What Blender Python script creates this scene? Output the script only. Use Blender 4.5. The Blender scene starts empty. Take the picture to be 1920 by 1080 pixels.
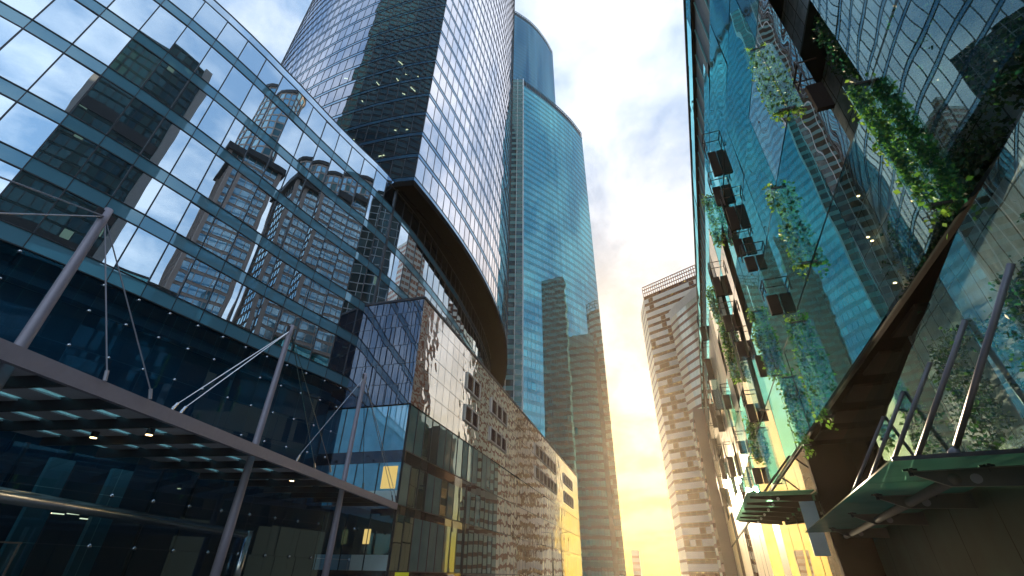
import bpy, math, random
from mathutils import Vector, Matrix
random.seed(7)
R = math.radians
S = bpy.context.scene
COL = S.collection

# ------------------------------------------------------------------ helpers
def tag(o, label=None, cat=None, group=None, kind=None):
    if label: o['label'] = label
    if cat: o['category'] = cat
    if group: o['group'] = group
    if kind: o['kind'] = kind
    return o

def thing(name, label, cat, loc=(0, 0, 0), group=None):
    o = bpy.data.objects.new(name, None)
    COL.objects.link(o); o.location = loc; o.empty_display_size = .5
    return tag(o, label, cat, group)

class MB:
    """collects faces in world coordinates, then links them as ONE mesh object"""
    def __init__(s): s.v = []; s.f = []; s.m = []
    def face(s, pts, m=0):
        i = len(s.v); s.v += [tuple(p) for p in pts]; s.f.append(tuple(range(i, i + len(pts)))); s.m.append(m)
    def hexa(s, p, m=0):          # p: 8 points, bottom 4 then top 4 (same winding)
        i = len(s.v); s.v += [tuple(q) for q in p]
        for f in ((3, 2, 1, 0), (4, 5, 6, 7), (0, 1, 5, 4), (1, 2, 6, 5), (2, 3, 7, 6), (3, 0, 4, 7)):
            s.f.append(tuple(i + k for k in f)); s.m.append(m)
    def box(s, c, size, m=0, u=(1, 0)):   # u: 2d direction of local x
        c = Vector(c); U = Vector((u[0], u[1], 0)); Vv = Vector((-u[1], u[0], 0)); W = Vector((0, 0, 1))
        a, b, d = (k / 2 for k in size)
        s.hexa([c + U * x * a + Vv * y * b + W * z * d for z in (-1, 1) for x, y in ((-1, -1), (1, -1), (1, 1), (-1, 1))], m)
    def prism(s, poly, z0, z1, m=0, mt=None):
        n = len(poly); i = len(s.v)
        s.v += [(p[0], p[1], z0) for p in poly] + [(p[0], p[1], z1) for p in poly]
        for k in range(n):
            s.f.append((i + k, i + (k + 1) % n, i + n + (k + 1) % n, i + n + k)); s.m.append(m)
        s.f.append(tuple(i + n + k for k in range(n))); s.m.append(m if mt is None else mt)
        s.f.append(tuple(i + k for k in reversed(range(n)))); s.m.append(m if mt is None else mt)
    def tube(s, pts, rad, n=8, m=0, cap=True):
        pts = [Vector(p) for p in pts]; rr = rad if isinstance(rad, (list, tuple)) else [rad] * len(pts)
        i0 = len(s.v); up = None
        for k, p in enumerate(pts):
            d = (pts[min(k + 1, len(pts) - 1)] - pts[max(k - 1, 0)]).normalized()
            if up is None:
                up = d.orthogonal().normalized()
            up = (up - d * up.dot(d)).normalized(); w = d.cross(up)
            for j in range(n):
                a = 2 * math.pi * j / n
                s.v.append(tuple(p + (up * math.cos(a) + w * math.sin(a)) * rr[k]))
        for k in range(len(pts) - 1):
            for j in range(n):
                a = i0 + k * n + j; b = i0 + k * n + (j + 1) % n
                s.f.append((a, b, b + n, a + n)); s.m.append(m)
        if cap:
            s.f.append(tuple(i0 + j for j in reversed(range(n)))); s.m.append(m)
            e = i0 + (len(pts) - 1) * n
            s.f.append(tuple(e + j for j in range(n))); s.m.append(m)
    def build(s, name, mats, parent=None, smooth=False, base=None):
        if not isinstance(mats, (list, tuple)): mats = [mats]
        b = Vector((0, 0, 0))
        pr = parent
        while pr is not None:
            b += Vector(pr.location); pr = pr.parent
        if parent is None and base is not None: b = Vector(base)
        me = bpy.data.meshes.new(name)
        me.from_pydata([(v[0] - b.x, v[1] - b.y, v[2] - b.z) for v in s.v], [], s.f)
        for m in mats: me.materials.append(m)
        me.polygons.foreach_set('material_index', s.m)
        if smooth: me.polygons.foreach_set('use_smooth', [True] * len(s.f))
        me.update()
        o = bpy.data.objects.new(name, me); COL.objects.link(o)
        if parent is not None: o.parent = parent
        elif base is not None: o.location = b
        return o

def copy_part(o, parent, loc):
    c = o.copy(); COL.objects.link(c); c.parent = parent; c.location = loc
    return c

# ------------------------------------------------------------------ materials
def newmat(name):
    m = bpy.data.materials.new(name); m.use_nodes = True
    nt = m.node_tree; nt.nodes.clear()
    return m, nt, nt.nodes, nt.links

def noise_bump(nt, scale, amp, detail=1.0, vec=None):
    N, L = nt.nodes, nt.links
    tc = N.new('ShaderNodeTexCoord')
    nz = N.new('ShaderNodeTexNoise'); nz.inputs['Scale'].default_value = scale; nz.inputs['Detail'].default_value = detail
    L.new(tc.outputs['Object'], nz.inputs['Vector'])
    b = N.new('ShaderNodeBump'); b.inputs['Strength'].default_value = 1; b.inputs['Distance'].default_value = amp
    L.new(nz.outputs['Fac'], b.inputs['Height'])
    return b

def glass(name, base, tint, r0=.4, pw=4.0, wav=(.35, .006), rough=.0, transp=0., tcol=None, var=0., rnd=.16):
    """coated architectural glass: a dark (or partly clear) body under a tinted mirror that strengthens at grazing angles"""
    m, nt, N, L = newmat(name)
    out = N.new('ShaderNodeOutputMaterial'); mix = N.new('ShaderNodeMixShader')
    di = N.new('ShaderNodeBsdfDiffuse'); di.inputs['Color'].default_value = (*base, 1)
    if var:
        tc = N.new('ShaderNodeTexCoord'); nz = N.new('ShaderNodeTexNoise'); nz.inputs['Scale'].default_value = .9; nz.inputs['Detail'].default_value = 3
        L.new(tc.outputs['Object'], nz.inputs['Vector'])
        cr = N.new('ShaderNodeMix'); cr.data_type = 'RGBA'
        cr.inputs['A'].default_value = (*[c * (1 - var) for c in base], 1); cr.inputs['B'].default_value = (*[min(1, c * (1 + var)) for c in base], 1)
        L.new(nz.outputs['Fac'], cr.inputs['Factor']); L.new(cr.outputs['Result'], di.inputs['Color'])
    body = di.outputs[0]
    if transp:
        tr = N.new('ShaderNodeBsdfTransparent'); tr.inputs['Color'].default_value = (*(tcol or tint), 1)
        mx = N.new('ShaderNodeMixShader'); mx.inputs[0].default_value = transp
        L.new(body, mx.inputs[1]); L.new(tr.outputs[0], mx.inputs[2]); body = mx.outputs[0]
    gl = N.new('ShaderNodeBsdfGlossy'); gl.inputs['Color'].default_value = (*tint, 1); gl.inputs['Roughness'].default_value = rough
    if wav and wav[1]:
        b = noise_bump(nt, wav[0], wav[1]); L.new(b.outputs['Normal'], gl.inputs['Normal'])
    if rnd:
        ge = N.new('ShaderNodeNewGeometry'); rm = N.new('ShaderNodeMix'); rm.data_type = 'RGBA'
        rm.inputs['A'].default_value = (*[c * (1 - rnd) for c in tint], 1); rm.inputs['B'].default_value = (*tint, 1)
        L.new(ge.outputs['Random Per Island'], rm.inputs['Factor']); L.new(rm.outputs['Result'], gl.inputs['Color'])
    lw = N.new('ShaderNodeLayerWeight'); lw.inputs['Blend'].default_value = .5
    p = N.new('ShaderNodeMath'); p.operation = 'POWER'; p.inputs[1].default_value = pw
    q = N.new('ShaderNodeMath'); q.operation = 'MULTIPLY_ADD'; q.inputs[1].default_value = 1 - r0; q.inputs[2].default_value = r0
    L.new(lw.outputs['Facing'], p.inputs[0]); L.new(p.outputs[0], q.inputs[0]); L.new(q.outputs[0], mix.inputs[0])
    L.new(body, mix.inputs[1]); L.new(gl.outputs[0], mix.inputs[2]); L.new(mix.outputs[0], out.inputs['Surface'])
    return m

def solid(name, col, rough=.5, metal=0., var=.15, scale=2., bump=0., spec=.5):
    m, nt, N, L = newmat(name)
    out = N.new('ShaderNodeOutputMaterial'); p = N.new('ShaderNodeBsdfPrincipled')
    p.inputs['Roughness'].default_value = rough; p.inputs['Metallic'].default_value = metal
    p.inputs['Specular IOR Level'].default_value = spec
    tc = N.new('ShaderNodeTexCoord'); nz = N.new('ShaderNodeTexNoise'); nz.inputs['Scale'].default_value = scale; nz.inputs['Detail'].default_value = 5
    L.new(tc.outputs['Object'], nz.inputs['Vector'])
    cr = N.new('ShaderNodeMix'); cr.data_type = 'RGBA'
    cr.inputs['A'].default_value = (*[c * (1 - var) for c in col], 1); cr.inputs['B'].default_value = (*[min(1, c * (1 + var)) for c in col], 1)
    L.new(nz.outputs['Fac'], cr.inputs['Factor']); L.new(cr.outputs['Result'], p.inputs['Base Color'])
    if bump:
        b = N.new('ShaderNodeBump'); b.inputs['Distance'].default_value = bump; L.new(nz.outputs['Fac'], b.inputs['Height']); L.new(b.outputs['Normal'], p.inputs['Normal'])
    L.new(p.outputs[0], out.inputs['Surface'])
    return m

def emit(name, col, strength):
    m, nt, N, L = newmat(name)
    out = N.new('ShaderNodeOutputMaterial'); e = N.new('ShaderNodeEmission')
    e.inputs['Color'].default_value = (*col, 1); e.inputs['Strength'].default_value = strength
    L.new(e.outputs[0], out.inputs['Surface']); return m

def reflected_tiles(name, c1=(.90, .95, 1.0), c2=(.55, .68, .76), wob=.25, tw=.52, th=.95, low=(.5, .6, .62)):  # wavy pale tiles paint a mirrored bright tower grid
    m, nt, N, L = newmat(name)
    out = N.new('ShaderNodeOutputMaterial'); p = N.new('ShaderNodeBsdfPrincipled'); p.inputs['Roughness'].default_value = .6
    tc = N.new('ShaderNodeTexCoord'); mp = N.new('ShaderNodeMapping'); mp.inputs['Rotation'].default_value = (R(90), 0, 0)
    sep = N.new('ShaderNodeSeparateXYZ'); cmb = N.new('ShaderNodeCombineXYZ')
    L.new(tc.outputs['Object'], sep.inputs[0]); L.new(sep.outputs['Y'], cmb.inputs['X']); L.new(sep.outputs['Z'], cmb.inputs['Y'])
    nz0 = N.new('ShaderNodeTexNoise'); nz0.inputs['Scale'].default_value = .8; L.new(cmb.outputs[0], nz0.inputs['Vector'])
    add = N.new('ShaderNodeVectorMath'); add.operation = 'MULTIPLY_ADD'; add.inputs[1].default_value = (wob, wob, 0)
    L.new(nz0.outputs['Color'], add.inputs[0]); L.new(cmb.outputs[0], add.inputs[2])
    br = N.new('ShaderNodeTexBrick'); br.offset = 0; br.inputs['Scale'].default_value = 1.0
    br.inputs['Brick Width'].default_value = tw; br.inputs['Row Height'].default_value = th; br.inputs['Mortar Size'].default_value = .016
    br.inputs['Color1'].default_value = (*c1, 1); br.inputs['Color2'].default_value = (*c2, 1); br.inputs['Mortar'].default_value = (.04, .08, .09, 1)
    L.new(add.outputs[0], br.inputs['Vector'])
    nz = N.new('ShaderNodeTexNoise'); nz.inputs['Scale'].default_value = 2.3; nz.inputs['Detail'].default_value = 8; nz.inputs['Roughness'].default_value = .7
    L.new(tc.outputs['Object'], nz.inputs['Vector'])
    rp = N.new('ShaderNodeValToRGB'); rp.color_ramp.elements[0].position = .35; rp.color_ramp.elements[0].color = (*low, 1); rp.color_ramp.elements[1].position = .65
    L.new(nz.outputs['Fac'], rp.inputs[0])
    mu = N.new('ShaderNodeMix'); mu.data_type = 'RGBA'; mu.blend_type = 'MULTIPLY'; mu.inputs['Factor'].default_value = 1
    L.new(br.outputs['Color'], mu.inputs['A']); L.new(rp.outputs[0], mu.inputs['B']); L.new(mu.outputs['Result'], p.inputs['Base Color'])
    L.new(p.outputs[0], out.inputs['Surface']); return m

def translucent(name, col, tint, clear=.15):
    """frosted or dirty overhead glass: scatters the sky light through, a little clear, a little glossy"""
    m, nt, N, L = newmat(name)
    out = N.new('ShaderNodeOutputMaterial'); t = N.new('ShaderNodeBsdfTranslucent'); tr = N.new('ShaderNodeBsdfTransparent'); g = N.new('ShaderNodeBsdfGlossy')
    tc = N.new('ShaderNodeTexCoord'); nz = N.new('ShaderNodeTexNoise'); nz.inputs['Scale'].default_value = 1.6; nz.inputs['Detail'].default_value = 6
    L.new(tc.outputs['Object'], nz.inputs['Vector'])
    cr = N.new('ShaderNodeMix'); cr.data_type = 'RGBA'; cr.inputs['A'].default_value = (*[c * .7 for c in col], 1); cr.inputs['B'].default_value = (*[min(1, c * 1.25) for c in col], 1)
    L.new(nz.outputs['Fac'], cr.inputs['Factor']); L.new(cr.outputs['Result'], t.inputs['Color'])
    tr.inputs['Color'].default_value = (*tint, 1); g.inputs['Roughness'].default_value = .08
    a = N.new('ShaderNodeMixShader'); a.inputs[0].default_value = clear; L.new(t.outputs[0], a.inputs[1]); L.new(tr.outputs[0], a.inputs[2])
    b = N.new('ShaderNodeMixShader'); b.inputs[0].default_value = .06; L.new(a.outputs[0], b.inputs[1]); L.new(g.outputs[0], b.inputs[2]); L.new(b.outputs[0], out.inputs['Surface'])
    return m

def leafmat(name, col):
    m, nt, N, L = newmat(name)
    out = N.new('ShaderNodeOutputMaterial'); d = N.new('ShaderNodeBsdfDiffuse'); t = N.new('ShaderNodeBsdfTranslucent'); g = N.new('ShaderNodeBsdfGlossy')
    g.inputs['Roughness'].default_value = .4
    oi = N.new('ShaderNodeNewGeometry'); rp = N.new('ShaderNodeMix'); rp.data_type = 'RGBA'
    rp.inputs['A'].default_value = (*[c * .55 for c in col], 1); rp.inputs['B'].default_value = (*[min(1, c * 1.5) for c in col], 1)
    L.new(oi.outputs['Random Per Island'], rp.inputs['Factor'])
    for s in (d, t): L.new(rp.outputs['Result'], s.inputs['Color'])
    mx = N.new('ShaderNodeMixShader'); mx.inputs[0].default_value = .45
    L.new(d.outputs[0], mx.inputs[1]); L.new(t.outputs[0], mx.inputs[2])
    m2 = N.new('ShaderNodeMixShader'); m2.inputs[0].default_value = .06
    L.new(mx.outputs[0], m2.inputs[1]); L.new(g.outputs[0], m2.inputs[2]); L.new(m2.outputs[0], out.inputs['Surface']); return m

M = {
 'podium_glass': glass('podium_glass', (.006, .02, .035), (.74, .88, 1.0), .80, 4, (.30, .0062)),
 'podium_spandrel': glass('podium_spandrel', (.09, .23, .32), (.5, .78, .95), .2, 3, (.5, .002)),
 'dark_frame': solid('dark_frame', (.012, .018, .028), .4),
 'spider_glass': glass('spider_glass', (.004, .02, .04), (.30, .58, .85), .14, 4, (.3, .003), transp=.6, tcol=(.4, .65, .8)),
 'curtain_navy': solid('curtain_navy', (.02, .13, .22), .8, var=.4, scale=.4),
 'steel_violet': solid('steel_violet', (.30, .28, .35), .5, .2, .12, 6),
 'steel_dark': solid('steel_dark', (.05, .055, .07), .45, .5),
 'steel_bright': solid('steel_bright', (.55, .58, .62), .22, 1.0, .1, 8),
 'slat_grey': solid('slat_grey', (.55, .56, .62), .6, 0, .15, 4),
 'frosted_green': translucent('frosted_green', (.55, .85, .82), (.6, .9, .88), .2),
 'tower_glass': glass('tower_glass', (.006, .018, .035), (.80, .86, 1.0), .42, 3.2, (.22, .005), transp=.55, tcol=(.25, .42, .6)),
 'tower_spandrel': glass('tower_spandrel', (.03, .10, .20), (.55, .78, 1.0), .34, 3, (.3, .003)),
 'tower_bright': glass('tower_bright', (.02, .03, .045), (1.0, .97, 1.0), .86, 3.2, (.22, .005)),  # bright sky on the street face worked into a paler mirror
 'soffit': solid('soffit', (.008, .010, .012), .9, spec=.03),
 'interior_dark': solid('interior_dark', (.012, .02, .03), .8),
 'slab_dark': solid('slab_dark', (.04, .06, .08), .8),
 'teal_glass': glass('teal_glass', (.004, .10, .13), (.28, .80, .92), .38, 3, (.14, .010)),
 'teal_glass_pale': glass('teal_glass_pale', (.02, .2, .22), (.3, .85, .95), .38, 3, (.14, .010)),  # paler panes scattered at random
 'teal_spandrel': glass('teal_spandrel', (.005, .06, .075), (.22, .62, .72), .30, 3, (.14, .008)),
 'teal_dark': glass('teal_dark', (.01, .02, .025), (.3, .55, .6), .12, 3, (.2, .004)),
 'teal_pale': solid('teal_pale', (.10, .30, .32), .5),
 'white_fin': solid('white_fin', (.75, .78, .8), .4, 0, .05),
 'back_glass': glass('back_glass', (.008, .05, .08), (.20, .48, .66), .34, 3, (.14, .008)),
 'back_spandrel': glass('back_spandrel', (.006, .03, .05), (.18, .42, .58), .26, 3, (.14, .006)),
 'mirror_panel': glass('mirror_panel', (.03, .035, .045), (.97, .96, .95), .78, 3, (.75, .022)),
 'mid_front': glass('mid_front', (.018, .026, .05), (.42, .45, .53), .26, 3, (.3, .006)),
 'mid_spandrel': glass('mid_spandrel', (.022, .02, .03), (.7, .7, .75), .14, 3, (.4, .006)),
 'mid_clear': glass('mid_clear', (.02, .05, .055), (.75, .92, .95), .22, 3, (.4, .008), var=.5),
 'mid_blind': glass('mid_blind', (.13, .25, .25), (.75, .92, .95), .18, 3, (.4, .008), var=.25),
 'mid_sky': glass('mid_sky', (.10, .32, .44), (.7, .9, 1), .30, 3, (.4, .006), var=.4),
 'frosted_pale': solid('frosted_pale', (.42, .55, .57), .5),
 'rust_louvre': solid('rust_louvre', (.10, .022, .012), .6),
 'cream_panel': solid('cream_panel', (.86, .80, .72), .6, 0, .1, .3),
 'cream_lit': solid('cream_lit', (.93, .86, .66), .5, 0, .06, .3),  # light on the end faces put into a yellower cream
 'rust_glass': glass('rust_glass', (.50, .20, .13), (.8, .6, .55), .10, 3, (.2, .004)),
 'brown_glass': glass('brown_glass', (.11, .022, .014), (.8, .55, .5), .07, 3, (.2, .004)),
 'pale_glass': glass('pale_glass', (.82, .84, .70), (.95, .97, .9), .12, 3, (.2, .005)),
 'brown_band': solid('brown_band', (.24, .085, .05), .6),
 'brown_wall': solid('brown_wall', (.12, .07, .075), .6),
 'far_grey': solid('far_grey', (.22, .2, .2), .7),
 'facade_glass': glass('facade_glass', (.004, .075, .09), (.36, .93, 1.0), .26, 2.4, (.32, .011), transp=.30, tcol=(.35, .75, .78)),
 'facade_clear': glass('facade_clear', (.01, .06, .07), (.50, .85, .90), .17, 2.8, (.45, .009), transp=.95, tcol=(.88, 1.0, 1.0)),
 'facade_bright': glass('facade_bright', (.10, .13, .16), (1.0, .99, 1.0), .74, 2.4, (.5, .010)),
 'lower_dark': glass('lower_dark', (.006, .03, .03), (.3, .6, .55), .05, 6, (.4, .008)),
 'facade_warm': glass('facade_warm', (.10, .075, .05), (1.0, .93, .80), .22, 2.4, (.32, .011)),  # gold of the low sky worked into the glass tint
 'fin_glass': glass('fin_glass', (.08, .20, .18), (.6, .9, .9), .08, 3, (.6, .004), transp=.86, tcol=(.84, .98, .92)),
 'far_gold_sheen': solid('far_gold_sheen', (.66, .58, .46), .35, .25, .12, .6),  # golden sky reflection put into the panel colour
 'lower_teal': solid('lower_teal', (.014, .06, .058), .6, 0, .5, .9, spec=.2),
 'facade_dark': solid('facade_dark', (.010, .026, .028), .8, 0, .4, 1.2, spec=.1),
 'teal_inner': solid('teal_inner', (.006, .06, .07), .7, 0, .6, .5),
 'vent_brown': solid('vent_brown', (.032, .022, .02), .7, spec=.15),
 'bronze_bar': solid('bronze_bar', (.05, .035, .03), .4, .4),
 'louvre_teal': solid('louvre_teal', (.006, .045, .055), .5),
 'louvre_line': solid('louvre_line', (.14, .4, .44), .4),
 'roof_edge': solid('roof_edge', (.015, .02, .025), .5),
 'soffit_brown': solid('soffit_brown', (.014, .009, .008), .95, 0, .3, 1, spec=.04),
 'stone': reflected_tiles('stone'),  # reflection put into the colour, not real masonry
 'canopy_glass': translucent('canopy_glass', (.15, .29, .24), (.36, .6, .52), .3),
 'beam_grey': solid('beam_grey', (.115, .12, .125), .5, .2, .15, 5),
 'strut_grey': solid('strut_grey', (.30, .30, .36), .4, .3, .1, 5),
 'leaf_bright': leafmat('leaf_bright', (.19, .37, .05)),
 'leaf_mid': leafmat('leaf_mid', (.05, .16, .04)),
 'leaf_dark': leafmat('leaf_dark', (.02, .12, .06)),
 'needle': leafmat('needle', (.012, .03, .018)),
 'bark': solid('bark', (.05, .035, .025), .9),
 'warm_lamp': emit('warm_lamp', (1, .72, .32), 2.2),
 'soft_lamp': emit('soft_lamp', (1, .78, .45), .8),
 'office_lit': emit('office_lit', (1, .74, .25), .15),
 'lit_window': emit('lit_window', (.62, .95, .75), .05),
 'lit_window_warm': emit('lit_window_warm', (1, .72, .22), .3),
 'neon_green': emit('neon_green', (.5, .75, .1), .06),
 'sign_yellow': solid('sign_yellow', (.85, .80, .02), .4, 0, .03),
 'asphalt': solid('asphalt', (.05, .05, .052), .85, 0, .25, 3, .004),
 'paving': solid('paving', (.24, .235, .23), .8, 0, .2, 1.5),
 'kerb': solid('kerb', (.33, .32, .31), .8),
 'ground': solid('ground', (.20, .195, .19), .9, 0, .25, .05),
 'paint': solid('paint', (.75, .75, .72), .7),
 'ref_dark_glass': glass('ref_dark_glass', (.006, .035, .045), (.25, .5, .55), .10, 3, None),
 'ref_dark_cell': solid('ref_dark_cell', (.012, .075, .085), .7),
 'ref_grey': solid('ref_grey', (.42, .40, .40), .7),
 'ref_pink': solid('ref_pink', (.62, .46, .40), .7),
 'ref_blue': glass('ref_blue', (.12, .32, .42), (.6, .85, .95), .4, 3, None),
 'ref_black': solid('ref_black', (.012, .012, .016), .6),
}

# ------------------------------------------------------------------ facade generators
def normals(P, flip=1):
    """outward normal at each node of an open plan line; right-hand side of the walking direction times flip"""
    out = []
    for i in range(len(P)):
        a = P[max(i - 1, 0)]; b = P[min(i + 1, len(P) - 1)]
        dx, dy = b[0] - a[0], b[1] - a[1]; l = math.hypot(dx, dy)
        out.append((dy / l * flip, -dx / l * flip))
    return out

def pane(mb, a, b, n, z0, z1, tilt, m=0, off=0.):
    """one flat pane between two plan points, leaning a fraction of a degree like every real pane does"""
    w = math.hypot(b[0] - a[0], b[1] - a[1]); h = z1 - z0
    tx = random.gauss(0, tilt) * w / 2; tz = random.gauss(0, tilt) * h / 2
    q = []
    for (p, sx), (z, sz) in (((a, -1), (z0, -1)), ((b, 1), (z0, -1)), ((b, 1), (z1, 1)), ((a, -1), (z1, 1))):
        o = off + sx * tx + sz * tz
        q.append((p[0] + n[0] * o, p[1] + n[1] * o, z))
    mb.face(q, m)

def mullion(mb, p, n, z0, z1, w=.06, d=.06, m=1):
    t = (-n[1], n[0])
    A = [(p[0] + t[0] * s * w / 2 + n[0] * o, p[1] + t[1] * s * w / 2 + n[1] * o) for s, o in ((-1, -.06), (1, -.06), (1, d), (-1, d))]
    mb.prism(A, z0, z1, m)

def rail(mb, P, Nn, z0, z1, d0=-.04, d=.05, m=1):
    for i in range(len(P) - 1):
        a, b, na, nb = P[i], P[i + 1], Nn[i], Nn[i + 1]
        q = [(a[0] + na[0] * d0, a[1] + na[1] * d0), (b[0] + nb[0] * d0, b[1] + nb[1] * d0), (b[0] + nb[0] * d, b[1] + nb[1] * d), (a[0] + na[0] * d, a[1] + na[1] * d)]
        mb.hexa([(*p, z0) for p in q] + [(*p, z1) for p in q], m)

def resample(P, step):
    L = [0]
    for i in range(1, len(P)): L.append(L[-1] + math.hypot(P[i][0] - P[i - 1][0], P[i][1] - P[i - 1][1]))
    n = max(1, round(L[-1] / step)); out = []
    for k in range(n + 1):
        t = L[-1] * k / n; i = 0
        while i < len(L) - 2 and L[i + 1] < t: i += 1
        f = (t - L[i]) / (L[i + 1] - L[i]); out.append((P[i][0] + (P[i + 1][0] - P[i][0]) * f, P[i][1] + (P[i + 1][1] - P[i][1]) * f))
    return out

def catmull(P, sub=8):
    out = []
    for i in range(len(P) - 1):
        p0 = P[max(i - 1, 0)]; p1 = P[i]; p2 = P[i + 1]; p3 = P[min(i + 2, len(P) - 1)]
        for k in range(sub):
            t = k / sub
            out.append(tuple(.5 * (2 * b + (c - a) * t + (2 * a - 5 * b + 4 * c - d) * t * t + (3 * b - a - 3 * c + d) * t ** 3) for a, b, c, d in zip(p0, p1, p2, p3)))
    out.append(tuple(P[-1])); return out

def arc(c, r, a0, a1, n):
    return [(c[0] + r * math.cos(a0 + (a1 - a0) * k / n), c[1] + r * math.sin(a0 + (a1 - a0) * k / n)) for k in range(n + 1)]

def storeys(parent, lines, z0, z1, fh, span, gl, sp, fr, tilt=.003, mw=.06, md=.05, pick=None, lowest=None, names=('window_band', 'spandrel')):
    """lines: list of (plan points, normals). One ribbon window and one spandrel per storey, each a part of its own."""
    z = z0; k = 0
    while z < z1 - .5:
        zt = min(z + fh, z1)
        w = MB(); s = MB()
        for P, Nn in lines:
            for i in range(len(P) - 1):
                n = ((Nn[i][0] + Nn[i + 1][0]) / 2, (Nn[i][1] + Nn[i + 1][1]) / 2)
                m = 0
                if pick: m = pick(k, i, len(P))
                pane(w, P[i], P[i + 1], n, z + span, zt, tilt, m)
                pane(s, P[i], P[i + 1], n, z, z + span, tilt * .5, 0)
            for p, n in zip(P, Nn): mullion(w, p, n, z + span, zt, mw, md, 1)
            rail(s, P, Nn, z - .03, z + .04, -.04, md + .004, 1); rail(s, P, Nn, z + span - .04, z + span + .03, -.04, md + .004, 1)
        w.build(names[0], gl if isinstance(gl, list) else [gl, fr], parent)
        s.build(names[1], [sp, fr], parent)
        z = zt; k += 1

def inset(P, Nn, d): return [(p[0] - n[0] * d, p[1] - n[1] * d) for p, n in zip(P, Nn)]

# ------------------------------------------------------------------ setting
def sheet(name, x0, x1, y0, y1, z, mat):
    b = MB(); b.face([(x0, y0, z), (x1, y0, z), (x1, y1, z), (x0, y1, z)])
    return tag(b.build(name, mat), kind='structure')
sheet('ground', -3000, 3000, -3000, 3000, 0, M['ground'])
sheet('road', -11, -1.5, -60, 420, .004, M['asphalt'])
b = MB(); b.box((-18.2, 180, .06), (14.4, 480, .12)); tag(b.build('pavement', M['paving']), kind='structure')
b = MB(); b.box((9.1, 180, .06), (21.2, 480, .12)); tag(b.build('pavement', M['paving']), kind='structure')
for x in (-10.9, -1.6):
    b = MB(); b.box((x, 180, .065), (.2, 480, .13)); tag(b.build('kerb', M['kerb']), kind='structure')
b = MB()
for k in range(60): b.face([(-6.32, -40 + k * 7, .008), (-6.18, -40 + k * 7, .008), (-6.18, -37 + k * 7, .008), (-6.32, -37 + k * 7, .008)])
tag(b.build('road_marking', M['paint']), kind='structure')

# ------------------------------------------------------------------ 1. curved podium on the left
Z0 = 1.6
RES = [(-60, 2.2), (-36, 1.5), (-30, 1.15), (-24, .7), (-20, .3), (-16, -.1), (-12, -.3), (-9, -.35), (-5, 0), (-2, .6), (2, 1.25)]
def drum_pt(a):
    for (a0, r0), (a1, r1) in zip(RES, RES[1:]):
        if a <= a1 or a1 == 2: f = (a - a0) / (a1 - a0); res = r0 + (r1 - r0) * f; break
    r = 54.47 + res
    return (-80.98 + r * math.cos(R(a)), 34.34 + r * math.sin(R(a)))
bays = [drum_pt(a) for a in range(-46, 4, 2)]
bays = catmull(bays, 1)
tail = resample(catmull([bays[-1], (-24.85, 41), (-24.7, 47), (-24.75, 52.5), (-24.9, 58), (-25.45, 65), (-26.1, 72), (-27.2, 79.5), (-29.3, 89), (-33, 100)]), 1.95)
NB = len(bays); allp = bays + tail[1:]; alln = normals(allp)
HB = [14.99, 19.25, 23.1, 28.05, 32.54, 37.23, 41.55]          # heights of the spandrel centres above eye level
HB = [h + Z0 for h in HB]
pod = thing('glass_podium', 'wide curved blue glass office block on the left, striped with pale spandrel bands', 'building', (-28, 22, 0))
SPH = .5
stuffw = MB()
for r in range(6):
    z0 = HB[r] + SPH; z1 = HB[r + 1] - (SPH if r < 5 else .95)
    for i in range(len(allp) - 1):
        n = ((alln[i][0] + alln[i + 1][0]) / 2, (alln[i][1] + alln[i + 1][1]) / 2)
        ind = 7 <= i < NB - 1
        mb = MB() if ind else stuffw
        pane(mb, allp[i], allp[i + 1], n, z0, z1, .0055, 0)
        mullion(mb, allp[i], alln[i], z0, z1, .075, .05, 1)
        if ind: mb.build('window', [M['podium_glass'], M['dark_frame']], pod)
tag(stuffw.build('window', [M['podium_glass'], M['dark_frame']], pod), kind='stuff')
for r in range(7):
    s = MB(); zc = HB[r]
    a0, a1 = (zc - SPH, zc + SPH) if r < 6 else (zc - .95, zc)
    for i in range(len(allp) - 1):
        n = ((alln[i][0] + alln[i + 1][0]) / 2, (alln[i][1] + alln[i + 1][1]) / 2)
        pane(s, allp[i], allp[i + 1], n, a0, a1, .0015, 0)
        if r < 6: mullion(s, allp[i], alln[i], a0, a1, .05, .02, 1)
    rail(s, allp, alln, a0 - .04, a0 + .03, -.04, .055, 1); rail(s, allp, alln, a1 - .03, a1 + .04, -.04, .055, 1)
    s.build('spandrel' if r < 6 else 'parapet', [M['podium_spandrel'] if r < 6 else M['podium_glass'], M['dark_frame']], pod)
m_ = MB(); mullion(m_, allp[NB - 1], alln[NB - 1], 4, HB[6] + .1, .22, .16, 0); m_.build('corner_post', M['dark_frame'], pod)
# solid core behind the glass, roof
ins = inset(allp, alln, .35)
core = MB(); core.prism(ins + [(-75, 100), (-90, 60), (-80, -20)], HB[0] - .6, HB[6] - .1, 0); core.build('core', M['interior_dark'], pod)
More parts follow.
